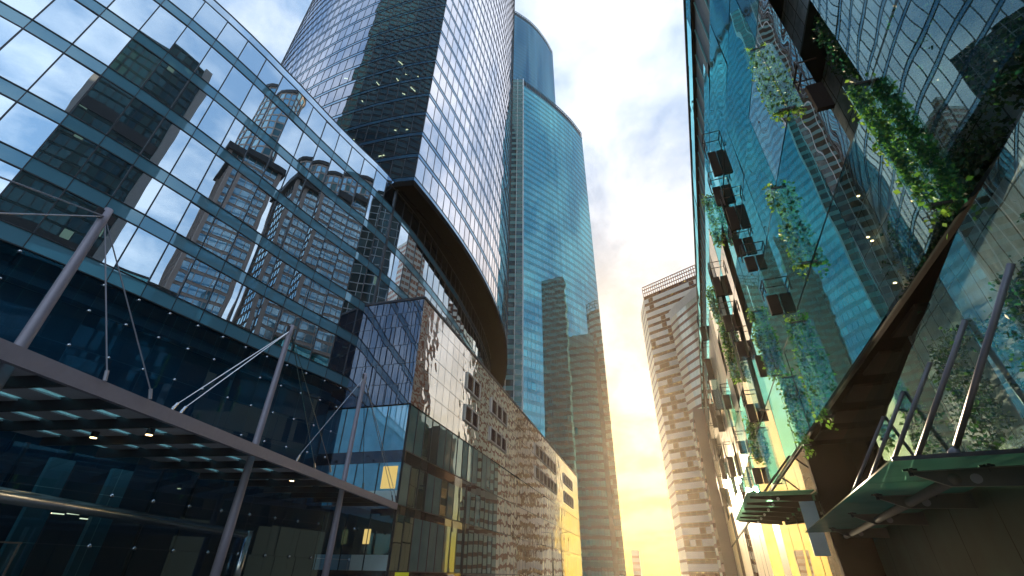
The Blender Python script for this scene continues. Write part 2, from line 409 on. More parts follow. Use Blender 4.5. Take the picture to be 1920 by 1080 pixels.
# point-fixed glass wall under the lowest band
ZS = [Z0 + 4.0, Z0 + 8.2, Z0 + 10.35, Z0 + 12.5, HB[0] - SPH]
for k in range(4):
    g = MB()
    for i in range(len(allp) - 1):
        n = ((alln[i][0] + alln[i + 1][0]) / 2, (alln[i][1] + alln[i + 1][1]) / 2)
        t = ((allp[i + 1][0] - allp[i][0]) * .006, (allp[i + 1][1] - allp[i][1]) * .006)
        pane(g, (allp[i][0] + t[0], allp[i][1] + t[1]), (allp[i + 1][0] - t[0], allp[i + 1][1] - t[1]), n, ZS[k] + .012, ZS[k + 1] - .012, .0025, 0, -.02)
    g.build('glass_wall', [M['spider_glass']], pod)
inn = inset(allp, alln, 2.2)
cw = MB()
for i in range(len(inn) - 1):
    cw.face([(*inn[i], 0.1), (*inn[i + 1], 0.1), (*inn[i + 1], HB[0] - .4), (*inn[i], HB[0] - .4)])
cw.build('curtain', M['curtain_navy'], pod)
for zz in (Z0 + 6.1, Z0 + 13.2):
    sl = MB(); rail(sl, inset(allp, alln, 1.2), alln, zz, zz + .45, -.8, .15, 0); sl.build('floor_edge', M['podium_spandrel'], pod)
fx = MB(); fx.tube([(0, 0, 0), (0, 0, .05), (0, 0, .12), (0, 0, .2)], [.03, .10, .10, .02], 8)
fx0 = None
for zz in (ZS[1], ZS[2], ZS[3], HB[0] - SPH - .25):
    for i in range(9, NB - 1):
        p, n = allp[i], alln[i]; loc = (p[0] + n[0] * .05 + 28, p[1] + n[1] * .05 - 22, zz - .1)
        if fx0 is None: fx0 = fx.build('glass_fixing', M['steel_bright'], None, True); fx0.parent = pod; fx0.location = loc
        else: copy_part(fx0, pod, loc)
# lower lobby front under the canopy
LA, LB = Vector((-25.9, 4)), Vector((-21.6, 38)); ld = (LB - LA).normalized(); ln = Vector((ld.y, -ld.x))
lob = thing('lobby_front', 'dark glass lobby front with steel clips under the left canopy', 'shopfront', (LA.x, LA.y, 0))
def lp(s, o=0.): return (LA.x + ld.x * s + ln.x * o, LA.y + ld.y * s + ln.y * o)
nlob = 17
for k in range(nlob):
    g = MB(); s0, s1 = k * 1.95, (k + 1) * 1.95 - .02
    for z0, z1 in ((.2, 2.45), (2.47, 4.5), (4.52, 6.0)):
        pane(g, lp(s0), lp(s1), ln, z0, z1, .002)
    g.build('glass_bay', [M['spider_glass']], lob)
    if k in (2, 5, 8, 9):
        q = MB(); q.box((*lp(s0, -.12), 3.1), (.14, .14, 5.9), 0, ld); q.build('post', M['steel_dark'], lob)
fx1 = None
for k in range(7, nlob):
    for zz in (1.2, 2.46, 4.51):
        if fx1 is None: fx1 = fx.build('glass_fixing', M['steel_bright'], None, True); fx1.parent = lob; fx1.location = (lp(k * 1.95, .04)[0] - LA.x, lp(k * 1.95, .04)[1] - LA.y, zz - .1)
        else: copy_part(fx1, lob, (lp(k * 1.95, .04)[0] - LA.x, lp(k * 1.95, .04)[1] - LA.y, zz - .1))
g = MB(); g.box((*lp(16.5, -3.2), 3), (36, .2, 6), 0, ld); g.build('back_wall', M['interior_dark'], lob)
for s_, c_ in ((11.6, 'frosted_pale'), (14.2, 'frosted_pale')):
    g = MB(); g.box((*lp(s_, -1.0), 3), (.9, .3, 5.6), 0, ld); g.build('inner_column', M['teal_pale'] , lob)
for s_, z_ in ((3, 2.3), (7.5, 2.5), (9, 2.4), (12.7, 3.7), (13.3, 3.75), (13.9, 3.6), (14.6, 3.75), (5, 4.6), (6, 4.7)):
    g = MB(); g.box((*lp(s_, -1.6), z_), (.5, .06, .04), 0, ld); g.build('strip_light', M['soft_lamp'], lob)
for s_ in (6.2, 8.9):
    d = MB()
    for a, b_, c_ in ((s_, 1.2, .06), (s_ + 1.1, 1.2, .06), (s_ + 2.2, 1.2, .06)): d.box((*lp(a, .10), b_), (.07, .09, 2.4), 0, ld)
    d.box((*lp(s_ + 1.1, .10), 2.435), (2.34, .09, .07), 0, ld); d.build('door_frame', M['steel_bright'], lob)

# ------------------------------------------------------------------ 2. canopy, masts, portal
CA, CB = Vector((-13.6, .4)), Vector((-18.62, 35.1)); cd = (CB - CA).normalized(); cn = Vector((cd.y, -cd.x))   # cn points to the street
clen = (CB - CA).length; ZC = Z0 + 4.65
can = thing('entrance_canopy', 'long flat steel and glass canopy with violet grey edge on the left', 'canopy', (-17, 18, 0))
def cp(s, o=0.): return (CA.x + cd.x * s + cn.x * o, CA.y + cd.y * s + cn.y * o)
def depth(s): return 9.4 - 5.6 * (s / clen) ** 1.5
f_ = MB(); f_.box((*cp(clen / 2, -.09), ZC - .22), (clen, .18, .44), 0, cd); f_.build('fascia', M['steel_violet'], can)
bs = [.2, 2.1, 4.1, 6.1, 8.05, 10.0, 12.1, 14.3, 16.5, 19.1, 21.9, 24.2, 26.5, 28.8, 31, 33.0]
for s_ in bs:
    d_ = depth(s_); q = MB(); q.box((*cp(s_, -d_ / 2 - .1), ZC - .24), (.14, d_ - .16, .40), 0, cd); q.build('beam', M['steel_dark'], can)
for k in range(5):
    for a, b_ in zip(bs, bs[1:]):
        o = 1.55 + 1.55 * k
        if o > depth((a + b_) / 2) - .2: continue
        q = MB(); q.box((*cp((a + b_) / 2, -o), ZC - .10), (b_ - a - .15, 1.12, .05), 0, cd); q.build('slat', M['slat_grey'], can)
for a, b_ in zip(bs, bs[1:]):
    d0, d1 = depth(a), depth(b_)
    q = MB(); pts = [cp(a + .01, -.2), cp(b_ - .01, -.2), cp(b_ - .01, -d1), cp(a + .01, -d0)]
    q.prism(pts, ZC + .01, ZC + .03); q.build('glass_panel', M['frosted_green'], can)
for s_, o in ((13.35, 2.3), (13.6, 4.9), (23.1, 2.0)):
    q = MB(); q.tube([(*cp(s_, -o), ZC - .34), (*cp(s_, -o), ZC - .1)], .13, 12, 0); q.tube([(*cp(s_, -o), ZC - .36), (*cp(s_, -o), ZC - .345)], .11, 12, 1)
    q.build('downlight', [M['steel_dark'], M['warm_lamp']], can)
cab = {0: [(-9.3, 1.2), (-12.6, 2.2), (-14.78, 9.1), (-14.95, 10.7)], 1: [(-15.44, 11.9), (-15.5, 12.3), (-16.9, 22.1), (-16.4, 22.8)], 2: [(-16.49, 20.0), (-18.3, 33.6), (-18.2, 34.0), (-17.6, 28.2)]}
for k, (D, az, el, lab) in enumerate(((17.4, -65.0, 29.76, 'steel mast with cables at the near end of the left canopy'), (24.7, -43.9, 24.34, 'steel mast with cables rising through the middle of the left canopy'),
                                      (31.8, -34.15, 20.41, 'steel mast with cables at the far end of the left canopy'))):
    x, y = D * math.sin(R(az)), D * math.cos(R(az)); zt = Z0 + D * math.tan(R(el))
    ms = thing('canopy_mast', lab, 'mast', (x, y, 0), 'masts holding up the left canopy')
    q = MB(); q.tube([(x, y, 0), (x, y, 3), (x, y, ZC), (x, y, zt - .5), (x, y, zt)], [.19, .19, .155, .13, .115], 14); q.build('shaft', M['steel_violet'], ms, True)
    q = MB(); q.box((x, y, zt - .3), (.62, .06, .34), 0, cd); q.build('cable_lug', M['steel_dark'], ms)
    for (cx, cy) in cab[k]:
        q = MB(); q.tube([(x, y, zt - .3), (cx, cy, ZC + .12)], .022, 5); q.tube([(cx + (x - cx) * .03, cy + (y - cy) * .03, ZC + .12 + (zt - ZC) * .03), (cx, cy, ZC - .02)], .055, 6)
        q.build('cable', M['steel_bright'] if k else M['strut_grey'], ms)
por = thing('entrance_portal', 'big polished steel tube arch in front of the dark lobby doors', 'portal', (-20.5, 18, 0))
q = MB(); q.tube([(-16.0, 1.5, 3.42), (-18.5, 10.2, 3.42), (-22.75, 24.9, 3.42)], .21, 18); q.build('cross_tube', M['steel_bright'], por, True)
q = MB(); q.tube([(-22.85, 25.3, 0), (-22.85, 25.3, 3.63)], .21, 18); q.build('upright', M['steel_bright'], por, True)
q = MB(); q.tube([(-15.9, 1.2, 0), (-15.9, 1.2, 3.63)], .21, 18); q.build('upright', M['steel_bright'], por, True)

# ------------------------------------------------------------------ 3. main tower
TB = Z0 + 40.7
ra0 = math.atan2(36.1 - 56.26, -23.43 + 150.1)
right = arc((-150.1, 56.26), 128.75, ra0, R(30), 60); right = resample(right, 1.75)
EDGE = right[0]
la = []
cl, rl = (-30.0, 119.6), 84.0
a_e = math.atan2(36.06 - 119.6, -23.43 + 30); a_l = R(-90 - 62)
left = arc(cl, rl, a_e, a_l, 60); left[0] = EDGE; left = resample(left, 1.75)
nr = normals(right, 1); nl = normals(left, -1)
tow = thing('office_tower', 'tall curved blue glass tower with a sharp vertical edge above the podium', 'tower', (-40, 60, 0))
FH = 4.28
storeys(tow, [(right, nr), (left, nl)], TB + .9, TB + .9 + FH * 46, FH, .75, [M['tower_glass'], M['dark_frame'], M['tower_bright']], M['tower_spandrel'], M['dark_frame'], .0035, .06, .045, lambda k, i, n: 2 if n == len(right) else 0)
li = inset(left, nl, .25)[::-1]; ri = inset(right, nr, .25)
plan = li + ri[1:] + [(-70, 150), (-110, 120)]
li2 = inset(left, nl, 5)[::-1]; ri2 = inset(right, nr, 5)
li2 = [p for p in li2 if p[0] < -29]; ri2 = [p for p in ri2 if p[1] > 42]
q = MB(); q.prism(li2 + ri2 + [(-70, 146), (-106, 118)], TB + .5, TB + FH * 46 - .5); q.build('core', M['interior_dark'], tow)
for k in range(30):
    q = MB(); q.prism(plan, TB + .92 + FH * k, TB + 1.2 + FH * k); q.build('floor_slab', M['slab_dark'], tow)
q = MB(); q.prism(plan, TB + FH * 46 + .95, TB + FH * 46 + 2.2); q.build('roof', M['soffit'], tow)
# soffit with a deep lip that follows the edge
lipo = [p for p in left[::-1]] + right[1:]
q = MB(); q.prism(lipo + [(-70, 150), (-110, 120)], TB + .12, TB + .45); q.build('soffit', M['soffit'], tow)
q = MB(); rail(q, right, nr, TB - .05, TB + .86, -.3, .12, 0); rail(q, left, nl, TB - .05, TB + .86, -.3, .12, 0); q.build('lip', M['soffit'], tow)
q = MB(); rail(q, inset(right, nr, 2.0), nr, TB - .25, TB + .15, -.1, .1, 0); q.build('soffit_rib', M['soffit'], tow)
for k in range(46):
    fl = random.choice([0, 1, 1, 2, 2, 3, 4, 5, 6]); i = int(abs(random.gauss(0, 9))) % 22
    p = left[min(i + 1, len(left) - 2)]; n = nl[min(i + 1, len(left) - 2)]; o = random.uniform(.8, 3.4)
    if i == 0 and o > 1.5: continue
    zc = TB + .9 + FH * (fl + 1) - .25; L_ = random.uniform(.25, 1.0); an = random.uniform(0, 1.6)
    q = MB(); q.box((p[0] - n[0] * o, p[1] - n[1] * o, zc), (L_, .12, .06), 0, (math.cos(an), math.sin(an))); q.build('ceiling_lamp', M['warm_lamp'], tow)

# ------------------------------------------------------------------ 4. teal tower and the taller one behind it
tp = resample(catmull([(-35.7, 145.5), (-28.6, 154.8), (-21.9, 164.6), (-15.0, 176.5), (-9.7, 189.0)]), 1.9)
tn = normals(tp, 1)
strip = resample([(-52, 141.2), (-44.8, 143.2), (-35.9, 145.45)], 1.45)
sn = normals(strip, 1)
teal = thing('teal_tower', 'teal glass tower with white fins down its left flank beside the street gap', 'tower', (-25, 160, 0))
def tpick(k, i, n): return 2 if random.random() < .05 else 0
storeys(teal, [(tp, tn)], .6, 231.5 + Z0 - 5.5, 3.9, 1.25, [M['teal_glass'], M['dark_frame'], M['teal_glass_pale']], M['teal_spandrel'], M['teal_dark'], .0022, .05, .04, tpick)
storeys(teal, [(strip, sn)], .6, 231.5 + Z0, 3.9, 1.7, M['teal_dark'], M['teal_pale'], M['teal_dark'], .001, .05, .03, None, None, ('flank_window', 'flank_spandrel'))
q = MB()
for i, p in enumerate(tp): mullion(q, p, tn[i], 231.5 + Z0 - 5.5, 231.5 + Z0, .35, .1, 0)
rail(q, tp, tn, 231.5 + Z0 - 5.4, 231.5 + Z0 - 4.9, -.2, .05, 0); rail(q, tp, tn, 231.5 + Z0 - .5, 231.5 + Z0, -.2, .12, 0)
q.build('crown', M['back_spandrel'], teal)
for i in (len(strip) - 1, len(strip) - 3, len(strip) - 5, len(strip) - 7):
    q = MB(); mullion(q, strip[i], sn[i], 0, 231.8 + Z0, .22 if i < len(strip) - 1 else .5, .35, 0); q.build('white_fin', M['white_fin'], teal)
q = MB(); q.prism(inset(tp, tn, .4) + [(-30, 200), (-60, 180)] + inset(strip, sn, .4), 0, 231 + Z0); q.build('core', M['interior_dark'], teal)
bp = resample(catmull([(-56, 156.5), (-52.1, 160.3), (-44, 167.8), (-36.1, 177.3), (-29.8, 190.1), (-26.2, 201.8)]), 2.0)
bn = normals(bp, 1)
bk = thing('high_tower', 'highest dark blue glass tower, standing behind the teal tower', 'tower', (-45, 185, 0))
storeys(bk, [(bp, bn)], 200, 348.7 + Z0 - 6, 3.9, 1.3, M['back_glass'], M['back_spandrel'], M['back_spandrel'], .002, .05, .04)
q = MB()
for i, p in enumerate(bp): mullion(q, p, bn[i], 348.7 + Z0 - 6, 348.7 + Z0, .5, .1, 0)
rail(q, bp, bn, 348.7 + Z0 - .5, 348.7 + Z0, -.2, .12, 0); q.build('crown', M['back_spandrel'], bk)
q = MB(); q.prism(inset(bp, bn, .4) + [(-40, 225), (-80, 200)], 0, 348 + Z0); q.build('core', M['interior_dark'], bk)

# ------------------------------------------------------------------ 5. mirrored block along the street, left
MC = (-18.78, 35.2); me_ = (-17.45, 132.5)
md_ = Vector((me_[0] - MC[0], me_[1] - MC[1])); ml = md_.length; md_.normalize()
front = resample([(-27.0, 35.2), MC], 1.4); fn = [(0, -1)] * len(front)
side = resample([MC, me_], 1.62); snn = normals(side, 1)
mid = thing('mirror_block', 'lower street block with mirrored panels, rust louvres and ribbon windows, left of the gap', 'building', (-20, 60, 0))
rows = [12.65, 14.55, 16.5, 18.4, 20.4, 21.9, 23.3]
# louvre openings: (y0,y1,h0,h1,count)
LV = [(47.8, 52.2, 18.5, 20.35, 2), (47.8, 52.2, 14.85, 16.45, 2), (57.1, 64.4, 18.5, 20.35, 3), (57.1, 64.4, 14.85, 16.45, 3), (82.5, 102, 18.5, 20.35, 6), (82.5, 102, 14.6, 16.45, 6), (111.2, 123.3, 18.4, 20.35, 4), (111.2, 123.3, 14.4, 16.45, 4)]
for z0, z1 in zip(rows, rows[1:]):
    w = MB()
    for i in range(len(side) - 1):
        pane(w, side[i], side[i + 1], snn[i], z0 + Z0, z1 + Z0, .0035, 0)
        if i: mullion(w, side[i], snn[i], z0 + Z0, z1 + Z0, .03, .008, 1)
    rail(w, side, snn, z1 + Z0 - .015, z1 + Z0 + .015, -.04, .012, 1)
    w.build('mirror_row', [M['mirror_panel'], M['dark_frame']], mid)
    w = MB()
    for i in range(len(front) - 1):
        pane(w, front[i], front[i + 1], fn[i], z0 + Z0, z1 + Z0, .006, 0)
        mullion(w, front[i], fn[i], z0 + Z0, z1 + Z0, .03, .01, 1)
    rail(w, front, fn, z1 + Z0 - .02, z1 + Z0 + .02, -.04, .014, 1)
    w.build('front_row', [M['mid_front'], M['dark_frame']], mid)
def mp(y, o=0.): t = (y - MC[1]) / md_.y; return (MC[0] + md_.x * t + md_.y * o, MC[1] + md_.y * t - md_.x * o)
for y0, y1, h0, h1, c in LV:
    q = MB(); dy = (y1 - y0) / c
    for k in range(c):
        ya, yb = y0 + k * dy + .12, y0 + (k + 1) * dy - .12
        nsl = 9
        for j in range(nsl):
            za = Z0 + h0 + (h1 - h0) * j / nsl; zb = za + (h1 - h0) / nsl * .98
            A, B_ = mp(ya, .05), mp(yb, .05); A2, B2 = mp(ya, .15), mp(yb, .15)
            q.face([(*A2, za), (*B2, za), (*B_, zb), (*A, zb)], 0)
    lv = q.build('louvre', M['rust_louvre'], mid)
    q = MB()
    for k in range(c + 1): q.box((*mp(y0 + k * dy, .1), Z0 + (h0 + h1) / 2), (.2, .16, h1 - h0), 0, (md_.x, md_.y))
    for z_ in (h0 - .06, h1 + .06): q.box((*mp((y0 + y1) / 2, .1), Z0 + z_), (y1 - y0 + .2, .162, .12), 0, (md_.x, md_.y))
    q.build('frame', M['cream_panel'], lv)
fl = [(-1.4, .2, 3.95), (3.95, 4.62, 7.74), (7.74, 8.71, 12.5)]
kk = [0]
def mpick_side(k, i, n):
    return random.choice([0, 0, 2, 2, 2]) if i < 16 else 3
for k, (za, zb, zc) in enumerate(fl):
    w = MB(); s = MB()
    for i in range(len(side) - 1):
        pane(w, side[i], side[i + 1], snn[i], Z0 + zb, Z0 + zc, .004, mpick_side(k, i, 0))
        pane(s, side[i], side[i + 1], snn[i], Z0 + za, Z0 + zb, .004, 0 if i < 16 else 2)
        if i: mullion(w, side[i], snn[i], Z0 + zb, Z0 + zc, .07 if i < 16 else .03, .05 if i < 16 else .015, 1)
    rail(s, side, snn, Z0 + zb - .05, Z0 + zb + .02, -.04, .06, 1)
    w.build('window_band', [M['mid_clear'], M['dark_frame'], M['mid_blind'], M['mirror_panel']], mid)
    s.build('spandrel', [M['mid_spandrel'], M['dark_frame'], M['mirror_panel']], mid)
    w = MB(); s = MB()
    fw = resample([(-27.0, 35.2), MC], 1.95)
    for i in range(len(fw) - 1):
        mat_ = 0 if k == 2 else (2 if k == 1 and i < 3 else 0)
        pane(w, fw[i], fw[i + 1], (0, -1), Z0 + zb + (1.0 if k < 2 else 0), Z0 + zc, .004, mat_ if k else 3)
        if k < 2: pane(w, fw[i], fw[i + 1], (0, -1), Z0 + zb, Z0 + zb + 1.0, .002, 4 if k == 0 or i > 1 else 2)
        mullion(w, fw[i], (0, -1), Z0 + zb, Z0 + zc, .07, .05, 1)
        pane(s, fw[i], fw[i + 1], (0, -1), Z0 + za, Z0 + zb, .003, 0)
    mullion(w, MC, (.7, -.7), Z0 + za, Z0 + zc, .16, .1, 1)
    w.build('front_window', [M['mid_sky'], M['dark_frame'], M['mid_sky'], M['mid_clear'], M['frosted_pale']], mid)
    s.build('front_spandrel', [M['mid_spandrel'], M['dark_frame']], mid)
q = MB(); q.box((-19.75, 35.17, Z0 + 6.6), (1.3, .03, 1.7)); q.build('lit_window', M['office_lit'], mid)
q = MB(); q.box((-20.9, 35.17, Z0 + 2.4), (.55, .03, 1.0)); q.build('lit_window', M['office_lit'], mid)
q = MB(); q.prism([(-27.2, 35.45), (-19.05, 35.45), (-17.75, 132.3), (-45, 132.3), (-45, 100), (-30, 90), (-27.2, 60)], 0, 23.25 + Z0); q.build('core', M['interior_dark'], mid)
q = MB(); rail(q, side, snn, Z0 + 23.3, Z0 + 23.55, -.3, .1, 0); rail(q, front, fn, Z0 + 23.3, Z0 + 23.55, -.3, .1, 0); q.build('coping', M['steel_dark'], mid)

# ------------------------------------------------------------------ 6. towers at the end of the street, right
t1 = thing('banded_tower', 'cream and brown banded high-rise at the end of the street', 'tower', (20, 230, 0))
m1 = resample([(13.3, 229.6), (40.6, 213.0)], 2.6); n1 = normals(m1, 1)
e1 = resample([(11.0, 249.7), (13.3, 229.6)], 4.0); ne1 = normals(e1, 1)
z = 0.; k = 0; fh = 4.35
while z < 134:
    s = MB(); w = MB()
    for i in range(len(m1) - 1):
        pane(w, m1[i], m1[i + 1], n1[i], z + 2.5, z + fh, .003, 0)
        pane(s, m1[i], m1[i + 1], n1[i], z, z + 2.5, 0, 2 if random.random() < .12 else 0, .12)
        mullion(w, m1[i], n1[i], z + 2.5, z + fh, .15, .06, 1)
        if random.random() < .16:
            a = m1[i]; w.box((a[0] + n1[i][0] * .1 + .7, a[1] + n1[i][1] * .1 - .42, z + fh - .5), (.9, .05, .18), 2, (.853, -.52))
    rail(s, m1, n1, z + 2.46, z + 2.56, -.2, .13, 0); rail(s, m1, n1, z - .04, z + .04, -.2, .13, 0)
    w.build('window_band', [M['brown_glass'], M['brown_band'], M['lit_window_warm']], t1)
    s.build('spandrel', [M['cream_panel'], M['dark_frame'], M['brown_glass']], t1)
    s = MB()
    for i in range(len(e1) - 1):
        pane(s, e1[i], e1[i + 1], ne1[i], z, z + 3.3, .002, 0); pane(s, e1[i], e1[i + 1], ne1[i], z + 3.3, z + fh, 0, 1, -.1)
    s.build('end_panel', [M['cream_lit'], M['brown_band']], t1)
    z += fh; k += 1
q = MB(); q.prism(inset(e1, ne1, .3) + inset(m1, n1, .3) + [(48, 236)], 0, 134.5); q.build('core', M['brown_wall'], t1)
cr = MB()
for i, p in enumerate(resample(m1, 1.3)): mullion(cr, p, n1[0], z, 141.5, .3, .15, 0)
for zz in (z, z + 2.2, z + 4.4, 141.2): rail(cr, m1, n1, zz, zz + .35, -.1, .18, 0)
cr.build('crown_lattice', M['brown_band'], t1)

t2 = thing('lit_tower', 'narrow pale banded tower half hidden behind the right glass building', 'tower', (28, 200, 0))
m2 = resample([(25.6, 203.3), (36.5, 184.0)], 2.2); n2 = normals(m2, 1)
e2 = resample([(22.9, 209.8), (25.6, 203.3)], 2.2); ne2 = normals(e2, 1)
z = 0.
while z < 108:
    s = MB(); w = MB()
    for L_, Nn, a in ((m2, n2, 0), (e2, ne2, 1)):
        for i in range(len(L_) - 1):
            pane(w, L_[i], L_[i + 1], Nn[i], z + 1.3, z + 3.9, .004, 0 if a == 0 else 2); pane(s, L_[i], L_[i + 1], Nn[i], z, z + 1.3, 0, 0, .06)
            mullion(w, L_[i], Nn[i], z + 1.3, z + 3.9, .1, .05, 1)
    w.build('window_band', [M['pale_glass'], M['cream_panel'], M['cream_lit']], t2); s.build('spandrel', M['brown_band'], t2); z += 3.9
q = MB(); q.prism(inset(e2, ne2, .3) + inset(m2, n2, .3)[1:] + [(45, 205), (30, 222)], 0, 109); q.build('core', M['brown_wall'], t2)
q = MB(); rail(q, m2, n2, 109.2, 113.5, -.3, .1, 0); rail(q, e2, ne2, 109.2, 113.5, -.3, .1, 0); q.build('parapet', M['cream_panel'], t2)

bw = thing('brown_block', 'slim brown slab block just past the far end of the right glass building', 'building', (13.2, 110, 0))
q = MB(); q.prism([(12.85, 108), (14.6, 107.6), (30, 109), (30, 116), (13.6, 120)], 0, 33.9); q.build('wall', M['brown_wall'], bw)
for k in range(8):
    q = MB(); q.prism([(12.80, 108.4), (12.86, 108.4), (13.57, 119.4), (13.51, 119.4)], 2.2 + 4 * k, 4.4 + 4 * k); q.build('window', M['brown_glass'], bw)
sm = thing('distant_block', 'small grey block far away at the foot of the street gap', 'building', (-13, 400, 0))
q = MB(); q.prism([(-15.4, 400), (-9.8, 400), (-9.8, 415), (-15.4, 415)], 0, 19.4); q.build('wall', M['far_grey'], sm)
for k in range(4):
    q = MB(); q.box((-12.6, 399.95, 3 + 4 * k), (5.0, .1, 1.6)); q.build('window', M['brown_glass'], sm)

# ------------------------------------------------------------------ 7. glass building on the right
fd = Vector((.08952, .99598)); fnr = Vector((-.99598, .08952))        # along the facade, and out towards the street
def fp(s, d): return (fd.x * s - fnr.x * d, fd.y * s - fnr.y * d)     # d = distance from the eye line (5 = outer skin)
SEND = 106.; D0 = 5.0
fb = thing('glass_building', 'teal double-skinned glass building with open fins, filling the right side', 'building', (8, 30, 0))
FLH = [5.3, 8.88, 12.76, 16.64, 20.5, 24.4]
nfo = (fnr.x, fnr.y)
openc = {(1, 1), (1, 2), (6, 2), (6, 3), (5, 3), (7, 1), (7, 2), (8, 3), (9, 1), (10, 2), (11, 3), (12, 0), (9, 4), (13, 2), (14, 1), (16, 3), (17, 1)}
cols_ = []
s_ = 1.1 - 3.5
while s_ < SEND - .1: cols_.append((s_, min(s_ + 3.5, SEND))); s_ += 3.5
far = MB(); cnt = 0; fmats = ['facade_glass', 'far_gold_sheen', 'facade_warm']
for ci, (sa, sb) in enumerate(cols_):
    k = ci - 1         # k = 0 is the column whose near joint stands at s = 1.1
    for f in range(5):
        z0, z1 = Z0 + FLH[f] + .06, Z0 + FLH[f + 1] - .02
        a, b_ = sa + .02, sb - .02
        key = (k - 1, f)
        if key == (1, 1) or key == (1, 2): b_ = sb - .02; a = sa + 1.55
        elif key in openc: b_ = sa + 1.5
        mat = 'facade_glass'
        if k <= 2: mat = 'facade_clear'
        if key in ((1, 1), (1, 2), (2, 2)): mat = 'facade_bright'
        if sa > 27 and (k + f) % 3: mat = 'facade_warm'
        if sa > 34 and (f > 0 or sa > 52) and (k * 7 + f * 3) % 8 > 1: mat = 'far_gold_sheen'
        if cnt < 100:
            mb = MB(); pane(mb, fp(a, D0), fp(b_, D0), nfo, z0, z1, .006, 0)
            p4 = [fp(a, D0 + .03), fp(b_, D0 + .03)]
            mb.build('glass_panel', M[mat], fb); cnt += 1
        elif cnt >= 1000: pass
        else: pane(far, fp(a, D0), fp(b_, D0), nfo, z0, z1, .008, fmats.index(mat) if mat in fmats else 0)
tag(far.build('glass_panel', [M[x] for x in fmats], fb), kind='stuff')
pl = [fp(s, D0) for s in (-2.4, 20, 60, SEND)]; pn = [nfo] * 4
for f in range(6):
    q = MB(); rail(q, [fp(s, D0 + .12) for s in (-2.4, SEND)], [nfo, nfo], Z0 + FLH[f] - .06, Z0 + FLH[f] + .02, -.7, .08, 0); q.build('floor_edge', M['facade_dark'], fb)
q = MB(); q.prism([fp(-2.4, 5.75), fp(13.6, 5.75), fp(13.6, 6.2), fp(-2.4, 6.2)], Z0 + 5.27, Z0 + 24.3); q.build('reflection_wall', M['stone'], fb)  # added wall, its tiles stand in for a reflection in the glass
q = MB(); q.prism([fp(13.6, 5.75), fp(SEND, 5.75), fp(SEND, 6.2), fp(13.6, 6.2)], Z0 + 5.27, Z0 + 24.3); q.build('inner_wall', M['teal_inner'], fb)
q = MB(); q.prism([fp(-2.4, 6.2), fp(SEND, 6.2), fp(SEND, 26), fp(-2.4, 26)], Z0 + 5.3, Z0 + 31.6); q.build('core', M['facade_dark'], fb)
# louvre strip, top glazing row and roof edge
q = MB(); rail(q, [fp(-2.4, 5.25), fp(18.5, 5.25)], [nfo] * 2, Z0 + 24.4, Z0 + 29.8, -.3, 0, 0); rail(q, [fp(18.5, 5.25), fp(SEND, 5.25)], [nfo] * 2, Z0 + 26.0, Z0 + 29.8, -.3, 0, 0)
lvb = q.build('louvre_strip', M['louvre_teal'], fb)
s_ = 1.1
while s_ < 80:
    q = MB(); mullion(q, fp(s_, 5.22), nfo, Z0 + (24.5 if s_ < 18.5 else 26.1), Z0 + 29.7, .05, .05, 0); q.build('louvre_rib', M['louvre_line'], lvb); s_ += 1.75
far = MB(); s_ = 18.5
while s_ < SEND - 3: pane(far, fp(s_ + .02, D0), fp(s_ + 3.48, D0), nfo, Z0 + 24.46, Z0 + 26.0, .005, 0); s_ += 3.5
far.build('upper_glazing', M['facade_glass'], fb)
far = MB(); s_ = -2.4
while s_ < SEND - 3: pane(far, fp(s_ + .02, D0), fp(s_ + 3.48, D0), nfo, Z0 + 29.85, Z0 + 31.7, .005, 0); s_ += 3.5
far.build('top_glazing', M['facade_glass'], fb)
q = MB(); q.prism([fp(-2.4, 4.93), fp(SEND, 4.93), fp(SEND, 26), fp(-2.4, 26)], Z0 + 31.72, Z0 + 31.98); q.build('roof', M['roof_edge'], fb)
q = MB(); q.prism([fp(SEND, 4.97), fp(SEND + .3, 4.97), fp(SEND + .3, 26), fp(SEND, 26)], 0, Z0 + 31.6); q.build('end_wall', M['brown_wall'], fb)
# overhang soffit, recessed lower wall (turned a little), end wall of the recess
wl = Vector((.17288, .98494)); wn = Vector((-.98494, .17288))
KL = .936                                             # the lower wall and its canopy stand a little nearer
def wp(s, d): return (KL * (wl.x * s - wn.x * d), KL * (wl.y * s - wn.y * d))
q = MB(); q.prism([fp(-2.4, 5.04), fp(24.2, 5.04), fp(24.2, 9.5), fp(-2.4, 9.5)], Z0 + 5.14, Z0 + 5.26); sof = q.build('soffit', M['soffit_brown'], fb)
for k in range(5):
    q = MB(); q.prism([fp(11 + 2.6 * k, 5.22), fp(12.6 + 2.6 * k, 5.22), fp(12.6 + 2.6 * k, 6.4), fp(11 + 2.6 * k, 6.4)], Z0 + 5.06, Z0 + 5.137); q.build('soffit_panel', M['vent_brown'], sof)
DW = 4.62
sx = [2.6, 5.3, 8.0, 10.7, 13.4, 16.1, 18.8, 21.5, 24.2, 26.9]
for a, b_ in zip(sx, sx[1:]):
    for z0, z1 in ((.15, Z0 + 1.72), (Z0 + 1.76, Z0 + 5.13)):
        g = MB(); pane(g, wp(a + .015, DW), wp(b_ - .015, DW), (wn.x, wn.y), z0, z1, .004); g.build('lower_glass', M['facade_clear' if z0 > 1 else 'lower_teal'], fb)
g = MB(); g.prism([wp(1, DW + .24), wp(14.2, DW + .24), wp(14.2, DW + .8), wp(1, DW + .8)], Z0 + 1.74, Z0 + 5.13); g.build('lower_reflection', M['stone'], fb)  # same painted reflection behind the lower panes
g = MB(); g.prism([wp(1, DW + .24), wp(14.2, DW + .24), wp(14.2, DW + .8), wp(1, DW + .8)], 0, Z0 + 1.73); g.build('lower_inner', M['facade_dark'], fb)
